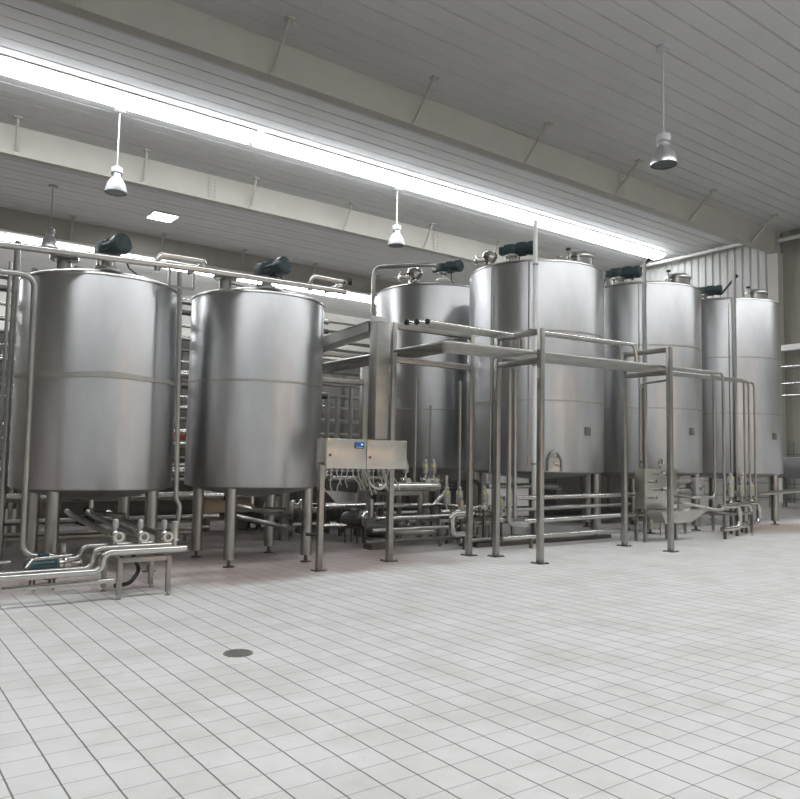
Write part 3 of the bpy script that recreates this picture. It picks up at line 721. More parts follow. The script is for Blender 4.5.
def pump(label, x, y, z, yaw, s=1.0, mat=M_TEAL):
    t = thing('pump', label, 'pump', (x, y, 0))
    d = Vector((math.cos(yaw), math.sin(yaw), 0)); u = Vector((-d.y, d.x, 0)); c = Vector((x, y, z))
    m = MB().lathe(c, d, [(.05 * s, -.22 * s), (.1 * s, -.2 * s), (.11 * s, -.16 * s), (.105 * s, -.12 * s), (.105 * s, .12 * s), (.125 * s, .14 * s), (.125 * s, .17 * s)], 22)
    for k in range(16):
        a = 2 * math.pi * k / 16; off = (u * math.cos(a) + Vector((0, 0, 1)) * math.sin(a)) * .108 * s
        m.bar(c - d * .11 * s + off, c + d * .12 * s + off, .01 * s, .018 * s)
    m.box(c + Vector((0, 0, .125 * s)), (.12 * s, .1 * s, .07 * s), yaw, .01); m.build('motor', mat, t)
    v = MB().lathe(c + d * .17 * s, d, [(.09 * s, 0), (.09 * s, .06 * s), (.14 * s, .065 * s), (.15 * s, .09 * s), (.14 * s, .15 * s), (.05 * s, .17 * s), (.04 * s, .28 * s), (.06 * s, .285 * s), (.06 * s, .30 * s)], 22)
    v.tube([c + d * .28 * s + u * .1 * s, c + d * .28 * s + u * .1 * s + Vector((0, 0, .26 * s))], .035 * s, 10)
    v.build('volute', M_PIPE, t)
    MB().box((x + d.x * .02, y + d.y * .02, z - .125 * s), (.3 * s, .2 * s, .03), yaw).build('motor_foot', M_DARKST, t, smooth=False)
    for k in (-1, 1):
        for q in (-1, 1):
            p = c + d * k * .12 * s + u * q * .08 * s
            MB().cyl((p.x, p.y, 0), (p.x, p.y, z - .13 * s), .015 * s, 8).build('foot', M_DARKST, t)
    return t
def bench(label, x0, x1, y0, y1, z, w=.05, name='valve_bench', mid=False, plate=False):
    t = thing(name, label, 'stand', ((x0 + x1) / 2, (y0 + y1) / 2, 0))
    for x in (x0, x1):
        for y in (y0, y1):
            l = MB().box((x, y, z / 2 + .02), (w, w, z - .04), bev=.004).build('leg', M_FRAME, t)
            MB().lathe((x, y, 0), (0, 0, 1), [(.028, 0), (.028, .01), (.01, .015), (.01, .05)], 10).build('adjusting_foot', M_SATIN, l)
    for y in (y0, y1): MB().box(((x0 + x1) / 2, y, z - .025), (x1 - x0 - w - .004, w, w), bev=.004).build('rail', M_FRAME, t)
    for x in (x0, x1): MB().box((x, (y0 + y1) / 2, z - .025), (w, y1 - y0 - w - .004, w), bev=.004).build('rail', M_FRAME, t)
    if plate: MB().box(((x0 + x1) / 2, (y0 + y1) / 2, z + .006), (x1 - x0 + .1, y1 - y0 + .1, .012)).build('top_plate', M_SHEET, t, smooth=False)
    return t

# left front: bench with three flanged valves
bench('low square-legged stainless bench at left front carrying three valves with open round flanges', 2.33, 2.84, 8.0, 8.56, .42)
VL = 'flanged valves on the left bench'
for i, (px, lab) in enumerate(((119, 'leftmost open-flanged valve above the left bench, pipe running back under the first tank'),
                               (144.5, 'middle open-flanged valve above the left bench'),
                               (168.5, 'rightmost open-flanged valve on the left bench, beside an upright grey cylinder'))):
    p = at(px, 537.5, Y=8.15)
    t = thing('flanged_valve', lab, 'valve', (p.x, p.y, p.z), VL)
    MB().lathe((p.x, p.y, p.z), (0, 1, 0), [(.030, .10), (.030, 0), (.056, 0), (.056, .025), (.036, .03), (.036, .10), (.05, .11), (.055, .15), (.05, .19), (.03, .2), (.03, .28), (0, .28)], 20, False).lathe((p.x, p.y, p.z), (0, 1, 0), [(.03, .10), (0, .10)], 20, False).build('valve_body', M_PIPE, t)
    MB().lathe((p.x, p.y + .15, p.z + .05), (0, 0, 1), [(.02, 0), (.02, .03), (.032, .035), (.032, .11), (.02, .125), (0, .125)], 14).build('actuator', M_ACT, t)
    MB().tube([(p.x - .0, p.y + .15, p.z - .05), (p.x, p.y + .15, .43)], .024, 10).build('drain_leg', M_PIPE, t)
    MB().box((p.x - .06, p.y + .15, p.z + .02), (.03, .05, .05)).build('hose_clamp', M_SATIN, t, smooth=False)
    pipe('branch_pipe', [(p.x, p.y + .29, p.z), (p.x, 10.2, p.z + .07), (p.x + .02, 10.6, p.z + .10)], .034,
         ('pipe running back from the leftmost bench valve under the first tank', 'pipe running back from the middle bench valve under the first tank', 'pipe running back from the right bench valve, between the two short tanks')[i], M_SATIN)
p = at(174.5, 533, Y=8.3)
t = thing('inline_filter', 'upright plain grey cylinder at the right end of the left bench', 'filter', (p.x, p.y, .44))
MB().lathe((p.x, p.y, .44), (0, 0, 1), [(.03, 0), (.03, .10), (.045, .105), (.045, .30), (.04, .31), (0, .31)], 18).build('housing', M_SHEET, t)
MB().lathe((p.x, p.y, .54), (0, 0, 1), [(.06, 0), (.06, .02), (.05, .025)], 18).build('clamp_ring', M_PIPE, t)
# three S-bent pipes and a low one
SB = 'parallel S-bent floor pipes at the left front'
for y, r, x1, zl_, xh, xe, zh, lab in ((7.93, .036, .2, .305, 2.13, 3.0, .492, 'front thickest S-bent pipe running left from the left bench, near the floor'),
                                       (8.12, .026, .6, .315, 2.08, 2.9, .515, 'second S-bent pipe running left from the left bench, behind the thickest one'),
                                       (8.34, .022, 1.9, .40, 2.02, 2.8, .52, 'short rearmost S-bent pipe hooking down beside the left bench')):
    pipe('floor_pipe', [(x1, y, zl_), (xh, y, zl_ + .003), (xh + .02, y, zh), (xe, y, zh)], r, lab, M_PIPE, bend=.085, group=SB)
pipe('floor_pipe', [(1.25, 8.0, .185), (2.28, 8.0, .20)], .026, 'lowest straight pipe at left front, ending at the left bench leg', M_PIPE)
pipe('drain_hose', [(2.55, 8.3, .40), (2.62, 8.25, .25), (2.50, 8.2, .12), (2.35, 8.25, .10)], .022, 'dark curved hose hanging under the left bench', M_BLACK, bend=.1)
pump('small pump with teal motor on the floor in front of the leftmost tank', 1.80, 9.0, .25, 0.1, .85)
p = at(23, 560, Y=9.3)
pipe('riser_pipe', [(.0, 9.3, 3.47), (1.60, 9.3, 3.50), (1.645, 9.3, .33), (1.95, 9.2, .33), (2.0, 9.15, .30)], .034, 'bright upright pipe in front of the leftmost tank, bending left at its top', M_SATIN, bend=.13)
pipe('floor_pipe', [(.3, 9.15, .27), (1.5, 9.15, .29)], .02, 'thin horizontal pipe meeting the foot of the bright upright pipe at far left', M_SATIN)
pipe('floor_pipe', [(1.55, 8.55, .30), (1.62, 8.6, .38), (2.0, 8.6, .40)], .018, 'thin hooked pipe right of the teal pump', M_PIPE)
pipe('header_pipe', [(-1.5, 9.3, 3.69), (1.23, 9.3, 3.80), (3.55, 9.3, 3.90), (5.78, 9.3, 3.935)], .045, 'long bright pipe across the tops of the two short tanks, reaching the left photo edge', M_PIPE)
pipe('header_pipe', [(2.75, 9.42, 3.90), (5.5, 9.42, 3.985)], .022, 'thin pipe lying along the back of the long bright header pipe', M_SATIN)
for (ax, ay), (bx, by), (cx, cy), lab in (((157, 272), (158, 254.5), (206, 262), 'gooseneck pipe loop on the header pipe between the two short tanks'),
                                          ((310, 291), (311, 276), (347, 283), 'gooseneck pipe loop at the right end of the header pipe')):
    a, b_, c = at(ax, ay, Y=9.3), at(bx, by, Y=9.3), at(cx, cy, Y=9.3)
    o = pipe('gooseneck_pipe', [a, b_, c, (c.x + .02, 9.95, c.z - .02)], .036, lab, M_PIPE, bend=.1, group='gooseneck loops over the short tanks')
    if ax > 200: MB().lathe((c.x + .0, 9.25, c.z), (.7, -.7, 0), [(.05, 0), (.05, .06), (0, .06)], 12).build('rubber_cap', M_BLACK, o, label='black rubber cap')
pipe('downpipe', [(3.29, 9.32, 3.82), (3.30, 9.32, 3.55), (3.37, 9.32, .93), (3.42, 9.32, .85), (3.40, 9.32, .62)], .032, 'upright pipe hanging down the gap between the two short tanks', M_SATIN, bend=.08)
t = thing('pipe_bracket', 'small square bracket round the top of the pipe between the two short tanks', 'bracket', (3.3, 9.32, 3.6))
MB().bar((3.15, 9.30, 3.62), (3.47, 9.30, 3.62), .02, .03).bar((3.15, 9.30, 3.84), (3.15, 9.30, 3.62), .02, .03).bar((3.47, 9.30, 3.84), (3.47, 9.30, 3.62), .02, .03).build('strap', M_SATIN, t, smooth=False)
# two sloping outlet pipes under the second tank
for z, y0, lab in ((.64, 9.35, 'upper sloping outlet pipe under the second short tank'), (.48, 9.3, 'lower sloping outlet pipe under the second short tank')):
    o = pipe('outlet_pipe', [(5.06, 11.2, z + .05), (5.10, y0, z)], .036, lab, M_SATIN)
    MB().lathe((5.10, y0 - .0, z), (0, -1, 0), [(.045, 0), (.045, .09), (0, .09)], 12).build('rubber_cap', M_BLACK, o, label='black rubber end')
pipe('hose', [(5.12, 9.12, .44), (5.30, 9.02, .42), (5.34, 8.98, .75), (5.32, 9.0, .9)], .022, 'black hose looping up behind the cabinet leg', M_BLACK, bend=.12)

# ------------------------------------------------------------------ middle valve cluster
bench('tall dark stand under the thick horizontal pipe, right of the left portal post', 7.75, 8.45, 10.85, 11.5, .90, .07, 'pipe_stand')
pipe('manifold_pipe', [(7.55, 10.95, .99), (8.95, 10.95, .99)], .085, 'thick bright manifold pipe lying on the tall dark stand', M_PIPE)
for px, lab in ((405.5, 'grey valve on the thick manifold pipe, leftmost of three beside the cabinet'), (425.5, 'grey valve on the thick manifold pipe, middle of three'), (433.5, 'grey valve on the thick manifold pipe, rightmost of three')):
    p = at(px, 478, Y=11.05)
    valve(lab, p.x, 11.05, 1.09, 'y', .17, .055, 'valves on the thick manifold pipe', L=.1)
bench('low bench under the valve cluster in the middle, between the two middle portal posts', 9.0, 9.93, 9.98, 10.6, .40, .045, plate=True)
bench('low dark bench behind the left portal post, carrying dark pipework', 8.35, 8.85, 10.15, 10.8, .46, .05)
MIDV = 'grey valves of the middle cluster'
for px, y, z, lab in ((447, 10.4, .56, 'grey valve of the middle cluster, leftmost of the pair with yellow tags'),
                      (459.5, 10.4, .56, 'grey valve of the middle cluster, right one of the pair with yellow tags'),
                      (485, 10.15, .53, 'stout grey valve seen between the two middle portal posts'),
                      (501, 9.95, .42, 'low grey valve just right of the second middle portal post')):
    p = at(px, 500, Y=y); valve(lab, p.x, y, z, 'x', .22, .066, MIDV, foot=0.0)
p0, p1, p2 = at(466, 514, Y=9.6), at(451, 515, Y=9.6), at(455, 535, Y=9.6)
o = pipe('elbow_pipe', [(p0.x + .15, 9.6, p0.z), (p1.x, 9.6, p0.z), (p1.x + .04, 9.6, .27), (p1.x + .4, 9.6, .25)], .05, 'bright C-shaped pipe bend left of the second left portal post', M_PIPE, bend=.11)
prop(o, p1.x + .3, 9.6, .21)
for i, (xa, xb, y, z, r, lab) in enumerate((
        (7.1, 9.9, 10.3, .50, .04, 'horizontal pipe under the middle valve cluster, upper one of three'),
        (6.9, 9.3, 10.1, .33, .035, 'horizontal pipe under the middle valve cluster, middle one of three'),
        (6.6, 8.9, 9.85, .18, .035, 'horizontal pipe under the middle valve cluster, lowest of three near the floor'),
        (8.0, 10.1, 11.9, .95, .05, 'bright horizontal pipe behind the middle valve cluster at bench height'))):
    pipe('manifold_pipe', [(xa, y, z), (xb, y, z)], r, lab, M_PIPE if i != 2 else M_DARKST)
pump('dark pump behind the left portal post, round end facing the aisle', 7.3, 11.25, .42, math.radians(-70), 1.1, M_PLATE)
pump('dark pump right of the tall dark stand, beneath the thick manifold pipe', 8.1, 11.15, .30, math.radians(-60), .8, M_PLATE)
pump('grey pump lying behind the cabinet, left of the portal post', 6.6, 12.7, .5, math.radians(-40), 1.5, M_ACT)
# sheet metal trough behind the cabinet legs
t = thing('drip_trough', 'pale sheet-metal trough seen below the cabinet, behind its hanging cables', 'trough', (6.9, 12.6, 0))
p, q = at(325, 501, Y=12.4), at(362, 512, Y=12.4)
MB().add([(p.x, 12.4, .86), (q.x, 12.4, .80), (q.x, 12.35, .56), (p.x + .25, 12.35, .60), (p.x, 12.9, .86), (q.x, 12.9, .80), (q.x, 12.9, .56), (p.x + .25, 12.9, .60)],
         [(0, 1, 2, 3), (4, 7, 6, 5), (0, 3, 7, 4), (1, 5, 6, 2), (3, 2, 6, 7)]).build('basin', M_SHEET, t, smooth=False)
for x in (p.x + .35, q.x - .15):
    for y in (12.4, 12.85): MB().box((x, y, .29), (.05, .05, .58)).build('leg', M_DARKST, t, smooth=False)
# upright pipes of the cluster
for i, (px, y, z0, z1, r, lab) in enumerate(((415, 11.5, 1.0, 3.05, .03, 'thin upright pipe in front of the bluish back tank, left one'),
                                             (459.5, 11.2, .8, 3.05, .034, 'upright pipe left of the second left portal post, reaching the bridge'),
                                             (430, 12.0, 1.0, 2.6, .022, 'thin dull upright pipe before the bluish back tank'))):
    p = at(px, 450, Y=y); pipe('riser_pipe', [(p.x, y, z0), (p.x, y, z1)], r, lab, M_SATIN)
pipe('riser_pipe', [(8.615, 8.76, 3.0), (8.63, 8.76, .49), (9.05, 8.76, .46), (9.2, 8.9, .46)], .042, 'upright pipe right of the second middle portal post, bending right near the floor', M_SATIN, bend=.12)
pipe('riser_pipe', [(8.80, 8.82, 3.0), (8.82, 8.82, .55), (9.15, 8.95, .53), (9.3, 9.1, .53)], .038, 'second upright pipe left of the frontmost post, bending right just above the first', M_SATIN, bend=.1)
pipe('riser_pipe', [(9.06, 9.6, 1.9), (9.07, 9.6, .10), (9.2, 9.6, .04)], .02, 'thin upright pipe close left of the frontmost post', M_DARKST)
# the run of horizontal pipes between the frontmost post and the box with stubs
RUN = 'stack of horizontal pipes between frontmost post and stub box'
pipe('run_pipe', [(8.95, 9.2, .865), (12.72, 9.2, .885), (12.72, 9.2, .55)], .04, 'top pipe of the stack right of the frontmost post, bending down at its right end', M_PIPE, bend=.1, group=RUN)
pipe('run_pipe', [(9.0, 9.25, .655), (12.4, 9.25, .70)], .03, 'second pipe from the top of the horizontal stack right of the frontmost post', M_SATIN, group=RUN)
pipe('run_pipe', [(9.1, 9.1, .475), (12.65, 9.1, .515), (12.65, 9.1, .75)], .042, 'third pipe from the top of the horizontal stack right of the frontmost post', M_PIPE, bend=.1, group=RUN)
o = pipe('run_pipe', [(8.9, 9.2, .195), (12.3, 9.2, .22)], .042, 'lowest pipe of the horizontal stack right of the frontmost post', M_PIPE, group=RUN)
for q in (9.6, 12.1): prop(o, q, 9.2, .17)
pipe('run_pipe', [(9.6, 10.3, 1.02), (11.5, 10.3, 1.02)], .05, 'thick bright pipe right under the arched-hatch tank', M_PIPE)
pipe('run_pipe', [(9.2, 10.1, .62), (12.5, 10.1, .62)], .035, 'pipe running under the arched-hatch tank behind the horizontal stack', M_PIPE)
pipe('run_pipe', [(9.2, 10.5, .45), (12.0, 10.2, .40)], .02, 'thin slanting pipe under the arched-hatch tank', M_DARKST)
t = thing('floor_kerb', 'low dark kerb strip on the floor beneath the horizontal pipe stack', 'kerb', (10.6, 9.75, 0))
MB().box((10.6, 9.75, .035), (3.6, .12, .07)).build('strip', M_DARKST, t, smooth=False)
pipe('drop_pipe', [(12.30, 8.9, 3.0), (12.30, 8.9, 1.50)], .03, 'dark thin pipe dropping beside the third bridge pipe to the stub box', M_DARKST)
# small gauge on the stub box
p = at(661, 464, Y=8.95)
t = thing('pressure_gauge', 'shiny round gauge on a stem atop the stub box', 'gauge', (p.x, 8.95, 1.395))
MB().tube([(p.x, 8.95, 1.395), (p.x, 8.95, 1.47)], .014, 8).build('stem', M_PIPE, t)
MB().lathe((p.x, 8.98, 1.53), (0, -1, 0), [(.05, 0), (.065, .01), (.065, .05), (.055, .055), (.05, .045), (0, .045)], 20).build('case', M_PIPE, t)

# ------------------------------------------------------------------ right valve bench
bench('low bench at the right under three bright U-bends and dropping pipes', 14.72, 15.80, 8.64, 9.55, .50, .05)
UB = 'bright U-bends at the right bench'
for px, y, lab in ((741, 8.46, 'bright U-bend in front of the right bench, leftmost of three'), (752, 8.72, 'bright U-bend in front of the right bench, middle of three'), (760.5, 8.98, 'bright U-bend in front of the right bench, rightmost of three')):
    p = at(px - 1.5, 515, Y=y)
    o = pipe('u_bend', [(p.x - .75, y, .66), (p.x, y, .66), (p.x, y, .22), (p.x - .65, y, .20)], .052, lab, M_PIPE, bend=.15, group=UB)
    MB().box((p.x - .55, y, .075), (.05, .05, .15)).build('support_foot', M_DARKST, o, smooth=False)
RV = 'valves with yellow tags at the right bench'
for px, y, z, h, lab in ((730.5, 9.05, .66, .24, 'pale valve on the right bench, leftmost of the front three'), (741.5, 9.15, .66, .24, 'pale valve on the right bench, middle of the front three'), (751, 9.25, .66, .24, 'pale valve on the right bench, rightmost of the front three'),
                         (731, 9.6, .86, .22, 'higher valve behind the right bench, left of the pair at the back'), (743, 9.7, .86, .22, 'higher valve behind the right bench, right of the pair at the back')):
    p = at(px, 490, Y=y); valve(lab, p.x, y, z, 'x', h, .075, RV, M_ACT, .14, .04, 0.0)
pipe('branch_pipe', [(13.55, 9.25, 1.13), (14.45, 9.25, 1.13)], .06, 'thick pipe leaving the stub box to the right, upper one of two', M_SATIN)
pipe('branch_pipe', [(14.45, 9.25, .93), (13.65, 9.25, .93), (13.6, 9.25, .7)], .06, 'thick pipe right of the stub box, lower one bending down', M_SATIN, bend=.1)
t = thing('valve_block', 'grey valve block capping two thick pipes right of the stub box', 'valve block', (14.62, 9.25, .86))
MB().box((14.62, 9.25, 1.03), (.30, .26, .36), bev=.02).build('block', M_ACT, t)
MB().lathe((14.66, 9.12, 1.0), (0, -1, 0), [(.06, 0), (.06, .04), (.03, .05), (0, .05)], 14).build('knob', M_SATIN, t)
p, q = at(757, 494.5, X=16.0), at(800, 491.0, X=19.4)
pipe('branch_pipe', [p, q], .045, 'long thin pipe crossing to the right photo edge past the rightmost tank leg', M_SATIN)
pipe('branch_pipe', [(13.7, 9.6, .42), (16.0, 9.6, .42)], .04, 'low pipe under the right bench along its back legs', M_DARKST)
pipe('outlet_pipe', [(18.3, 10.2, 1.1), (18.3, 9.9, .75), (17.2, 9.6, .75)], .04, 'dark bent outlet pipe under the rightmost tall tank', M_DARKST, bend=.15)
# pipes on the end wall
WR = 'horizontal pipes on the end wall at the right edge'
t = thing('cable_tray', 'pale cable tray high on the end wall at the right photo edge, above three pipes', 'cable tray', (31.2, 13, 6.2))
MB().box((31.35, 12.4, 6.42), (.30, 6.9, .24)).build('channel', M_WHITEP, t, smooth=False)
for z, r, lab in ((5.62, .085, 'topmost of three bright pipes on the end wall at the right edge'), (4.92, .06, 'middle of three bright pipes on the end wall at the right edge'), (4.42, .06, 'lowest of three bright pipes on the end wall at the right edge')):
    pipe('wall_pipe', [(31.3, 15.85, z), (31.3, 8.8, z)], r, lab, M_PIPE, group=WR)
t = thing('machine', 'dark low machine by the end wall at the right photo edge', 'machine', (27.5, 13.2, 0))
MB().box((27.6, 13.2, 1.45), (1.2, 2.2, .75), bev=.05).build('housing', M_PLATE, t)
for x in (27.1, 28.1):
    for y in (12.3, 14.1): MB().box((x, y, .53), (.1, .1, 1.06)).build('leg', M_DARKST, t, smooth=False)

# ================================================================== plant behind the tanks
def rack(label, y, xs, h, zs):
    t = thing('pipe_rack', label, 'rack', (sum(xs) / len(xs), y, 0))
    for x in xs:
        MB().box((x, y, h / 2), (.10, .10, h)).build('upright', M_DARKST, t, smooth=False)
        for z in zs: MB().box((x, y - .14, z), (.07, .18, .06)).build('bracket', M_DARKST, t, smooth=False)
    return t
rack('tall dark pipe rack behind the two short tanks', 15.2, (.2, 2.6, 5.0, 7.4), 4.9, (4.62, 4.40, 4.12, 3.86, 3.62, 3.38, 3.12, 2.90, 2.66, 2.44, 2.2, 1.95, 1.7, 1.42, 1.15))
hh = [4.62, 4.40, 4.12, 3.86, 3.62, 3.38, 3.12, 2.90, 2.66, 2.44, 2.2, 1.95, 1.7, 1.42, 1.15]
BG = 'pipes of the rack behind the short tanks'
wd = ['topmost', 'second', 'third', 'fourth', 'fifth', 'sixth', 'seventh', 'eighth', 'ninth', 'tenth', 'eleventh', 'twelfth', 'thirteenth', 'fourteenth', 'lowest']
rnd = random.Random(5)
for k, z in enumerate(hh):
    rr_ = rnd.choice((.03, .045, .06, .08))
    pipe('rack_pipe', [(-1.5, 14.975 - rr_, z), (rnd.choice((7.6, 8.2, 8.8)), 14.975 - rr_, z)], rr_,
         '%s pipe from the top on the dark rack behind the two short tanks' % wd[k] if k not in (0, 14) else '%s pipe on the dark rack behind the two short tanks' % wd[k],
         M_PIPE if k % 3 != 1 else M_DARKST, group=BG, n=10)
rack('far pipe rack seen right of the second short tank', 20.0, (8.6, 11.2, 13.6), 6.0, (5.35, 5.05, 4.75, 4.4, 4.1, 3.7, 3.35, 3.0, 2.6, 2.2, 1.8))
t = thing('cable_tray', 'pale horizontal cable tray on top of the far rack, right of the second tank', 'cable tray', (11, 19.8, 5.7))
MB().box((11.2, 19.8, 5.78), (6.2, .3, .24)).build('channel', M_SHEET, t, smooth=False)
for k, (z, r, x0) in enumerate(((5.35, .05, 8.4), (5.05, .05, 8.6), (4.75, .09, 8.4), (4.4, .05, 8.4), (4.1, .06, 8.4), (3.7, .05, 8.4), (3.35, .07, 8.4), (3.0, .05, 8.4), (2.6, .06, 8.4), (2.2, .05, 8.4), (1.8, .07, 8.4))):
    pipe('rack_pipe', [(x0, 19.776 - r, z), (14.2, 19.776 - r, z)], r, '%s pipe down the far rack right of the second short tank' % wd[k], M_PIPE if k % 2 else M_SATIN, group='pipes of the far rack', n=8)
for i, (px, y, lab) in enumerate(((337, 15.7, ''), (327, 17.2, 'dull upright pipe nearest the right side of the second tank'), (350, 17.5, 'upright pipe halfway between second tank and portal post'))):
    p = at(px, 430, Y=y); pipe('riser_pipe', [(p.x, y, .0), (p.x, y, 3.0 + .2 * i)], .06, ('pale upright pipe in the gap above the cabinet, right of the second short tank', lab, lab)[i] if i else 'pale upright pipe in the gap above the cabinet, right of the second short tank', M_SATIN)
# left edge uprights
for px, y, r, z1, lab in ((8.5, 11.0, .042, 4.3, 'upright pipe at the far left edge of the photo, nearest one'), (17, 13.2, .035, 3.4, 'dull upright pipe close left of the leftmost tank'), (2, 13.6, .03, 4.6, 'thin upright pipe cut by the left photo edge')):
    p = at(px, 400, Y=y); pipe('riser_pipe', [(p.x, y, 0), (p.x, y, z1)], r, lab, M_SATIN)
pipe('run_pipe', [(-.2, 12.4, .80), (6.0, 12.4, .80)], .07, 'thick pale pipe low behind the legs of the two short tanks', M_PIPE)
pipe('run_pipe', [(-.2, 12.3, .45), (5.2, 12.3, .45)], .045, 'upper of two lower pipes behind the legs of the two short tanks', M_SATIN)
pipe('run_pipe', [(-.2, 12.0, .30), (4.9, 12.0, .30)], .035, 'lower of two lower pipes behind the legs of the two short tanks', M_SATIN)
pipe('run_pipe', [(-.4, 13.2, 1.05), (7.4, 13.2, 1.05)], .03, 'thin pipe at tank-bottom height behind the two short tanks', M_SATIN)
pipe('run_pipe', [(-.4, 13.4, 1.30), (7.4, 13.4, 1.30)], .04, 'dull pipe just above tank-bottom height behind the two short tanks', M_SATIN)
bench('long low dark stand carrying the pipes behind the two short tanks', -.1, 4.7, 11.95, 12.5, .26, .06, 'pipe_stand')
p, q = at(203, 500, Y=14.2), at(249, 528, Y=14.2)
t = thing('machine', 'tan machine housing low behind the second short tank', 'machine', ((p.x + q.x) / 2, 14.3, 0))
M_TAN = plain('tan_housing', (0.42, 0.31, 0.22), .5)
MB().box(((p.x + q.x) / 2, 14.35, .72), (q.x - p.x, .5, .72), bev=.02).build('housing', M_TAN, t)
for x in (p.x + .1, q.x - .1): MB().box((x, 14.35, .18), (.08, .4, .36)).build('foot', M_DARKST, t, smooth=False)
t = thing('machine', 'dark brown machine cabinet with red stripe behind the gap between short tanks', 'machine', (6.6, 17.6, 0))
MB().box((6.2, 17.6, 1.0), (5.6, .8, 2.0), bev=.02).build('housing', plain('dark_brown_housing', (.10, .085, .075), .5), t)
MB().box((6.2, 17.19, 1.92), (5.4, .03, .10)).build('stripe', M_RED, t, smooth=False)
for i, (px, y, lab) in enumerate(((98, 11.6, 'black rubber-covered valve under the leftmost tank, right of its front leg'), (215, 12.9, 'black valve with red knob under the second tank, at its left legs'))):
    p = at(px, 505, Y=y); y = 12.4 if i else 12.3; zz = -.04 if i else -.39; t = thing('hand_valve', lab, 'valve', (p.x, y, .72 + zz))
    MB().lathe((p.x - .14, y, .84 + zz), (1, 0, 0), [(.05, 0), (.05, .05), (.08, .08), (.09, .14), (.08, .2), (.05, .23), (.05, .28)], 16).build('body', M_BLACK, t)
    MB().cyl((p.x, y, .90 + zz), (p.x, y - .08, 1.0 + zz), .02, 8).build('spindle', M_SATIN, t)
    MB().lathe((p.x, y - .08, 1.0 + zz), (0, -.6, .8), [(.06, 0), (.06, .02), (0, .03)], 14).build('hand_knob', M_RED if i else M_BLACK, t)

# dull plant filling the hall's depth, plus dark boxes added as under-tank shade
def machine(label, x, y, w, d, z0, z1, mat, panels=3):
    t = thing('machine', label, 'machine', (x, y, 0))
    MB().box((x, y, (z0 + z1) / 2), (w, d, z1 - z0), bev=.03).build('housing', mat, t)
    for k in range(panels):
        px = x - w / 2 + w * (k + .5) / panels
        MB().box((px, y - d / 2 - .008, (z0 + z1) / 2), (w / panels - .12, .016, (z1 - z0) * .8), bev=.005).build('access_panel', M_DARKST, t)
    if z0 > .02:
        for sx in (-1, 1):
            for sy in (-1, 1): MB().box((x + sx * (w / 2 - .1), y + sy * (d / 2 - .1), z0 / 2), (.08, .08, z0)).build('leg', M_DARKST, t, smooth=False)
    return t
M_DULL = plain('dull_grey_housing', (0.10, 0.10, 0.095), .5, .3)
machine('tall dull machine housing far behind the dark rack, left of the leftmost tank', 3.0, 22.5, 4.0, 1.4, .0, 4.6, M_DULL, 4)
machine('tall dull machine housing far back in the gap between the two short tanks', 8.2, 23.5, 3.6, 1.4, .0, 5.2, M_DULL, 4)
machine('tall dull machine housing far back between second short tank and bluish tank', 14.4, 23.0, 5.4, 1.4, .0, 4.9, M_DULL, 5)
machine('long low dark box added as shade under the bluish tank and the hatch tank', 11.5, 16.4, 5.2, .8, .12, 1.25, M_DULL, 5)  # added box, no real machine; its dark colour stands in for shade
machine('long low dark box added as shade under the two right tall tanks', 17.0, 13.4, 5.2, .8, .12, 1.25, M_DULL, 5)  # invented dark box in place of the shade beneath the tall tanks
machine('low dark machine behind the drip trough below the cabinet', 7.9, 14.3, 2.4, .7, .12, 1.2, M_DULL, 3)
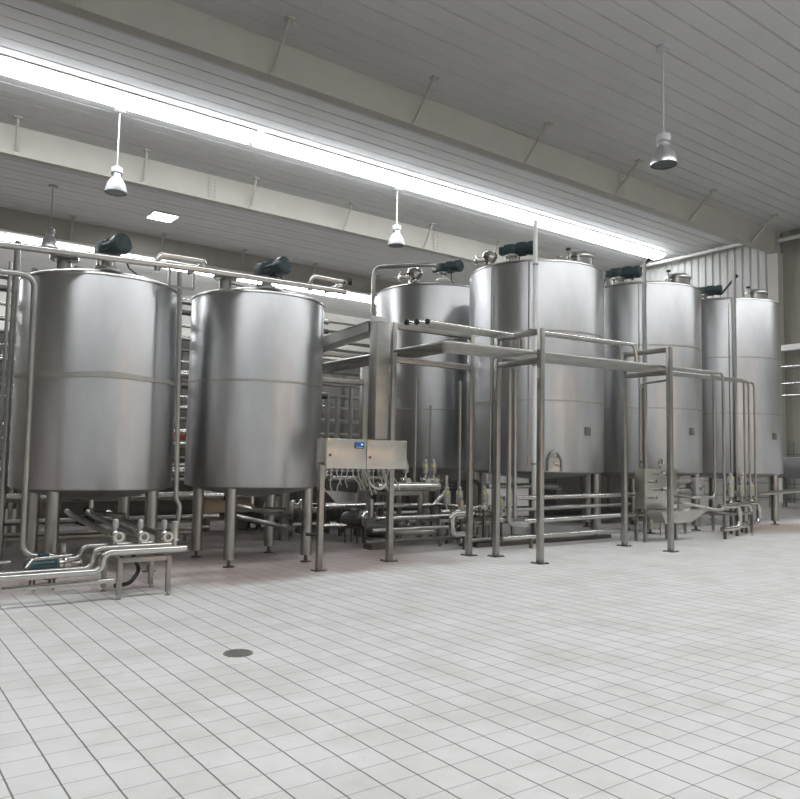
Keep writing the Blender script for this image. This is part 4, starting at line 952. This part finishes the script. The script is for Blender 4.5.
# more pipework of the middle cluster
for i, (pts, r, m, lab) in enumerate((
        ([(8.9, 9.9, .66), (8.9, 10.9, .66)], .035, M_PIPE, 'short pipe running front to back at the left end of the middle cluster'),
        ([(9.35, 9.85, .62), (9.35, 10.9, .62)], .035, M_PIPE, 'short pipe running front to back at the right end of the middle cluster'),
        ([(7.2, 10.6, .80), (7.2, 10.6, .30), (7.7, 10.4, .24), (8.5, 10.2, .24)], .05, M_SATIN, 'bent pipe dropping to the floor just right of the left portal post'),
        ([(7.9, 11.2, .64), (8.9, 11.0, .64), (9.1, 10.9, .9), (9.1, 10.9, 1.2)], .045, M_PIPE, 'pipe bending upward behind the pair of tagged valves'),
        ([(9.3, 11.4, 1.06), (10.4, 11.4, 1.06), (10.4, 11.4, .5)], .04, M_DARKST, 'dark pipe bending down below the hatch tank, left of its legs'),
        ([(8.45, 9.75, .12), (9.75, 9.75, .12)], .04, M_SATIN, 'pipe lying almost on the floor in front of the middle cluster'),
        ([(7.0, 11.9, .60), (8.6, 11.9, .60)], .06, M_PIPE, 'thick bright pipe behind the legs of the tall dark stand'),
        ([(6.9, 13.2, 1.05), (9.4, 13.2, 1.05)], .07, M_PIPE, 'thick bright pipe behind the cabinet cables at bench height'),
        ([(6.9, 13.0, .55), (9.2, 13.0, .50)], .05, M_PIPE, 'bright pipe low behind the drip trough'),
        ([(6.95, 11.9, .25), (8.6, 11.6, .22)], .045, M_PIPE, 'bright floor pipe between drip trough and tall dark stand'))):
    o = pipe('cluster_pipe', pts, r, lab, m, bend=.12)
    e = Vector(pts[-1]) if i != 3 else Vector(pts[1])
    if i != 5: prop(o, e.x * .94 + pts[0][0] * .06, e.y * .94 + pts[0][1] * .06, e.z - r * .8)
for i, (x, y, z, h, lab) in enumerate(((7.35, 13.1, 1.12, .18, 'grey valve behind the hanging cables, left one'), (7.8, 13.1, 1.12, .18, 'grey valve behind the hanging cables, right one'),
                                      (9.15, 9.9, .66, .16, 'short grey valve behind the bright C-shaped bend'), (8.7, 10.0, .5, .14, 'short grey valve left of the bright C-shaped bend'))):
    valve(lab, x, y, z, 'x', h, .05, None, M_ACT, .12, .035, 0.0)
t = thing('electric_motor', 'dark round motor at the foot of the right portal post of the cabinet', 'motor', (7.25, 10.3, 0))
MB().lathe((7.0, 10.45, .34), (.8, -.6, 0), [(.1, 0), (.14, .02), (.14, .3), (.15, .31), (.15, .36), (.06, .38), (0, .38)], 24).build('casing', M_DULL, t)
MB().box((7.13, 10.35, .10), (.3, .24, .2)).build('plinth', M_DARKST, t, smooth=False)
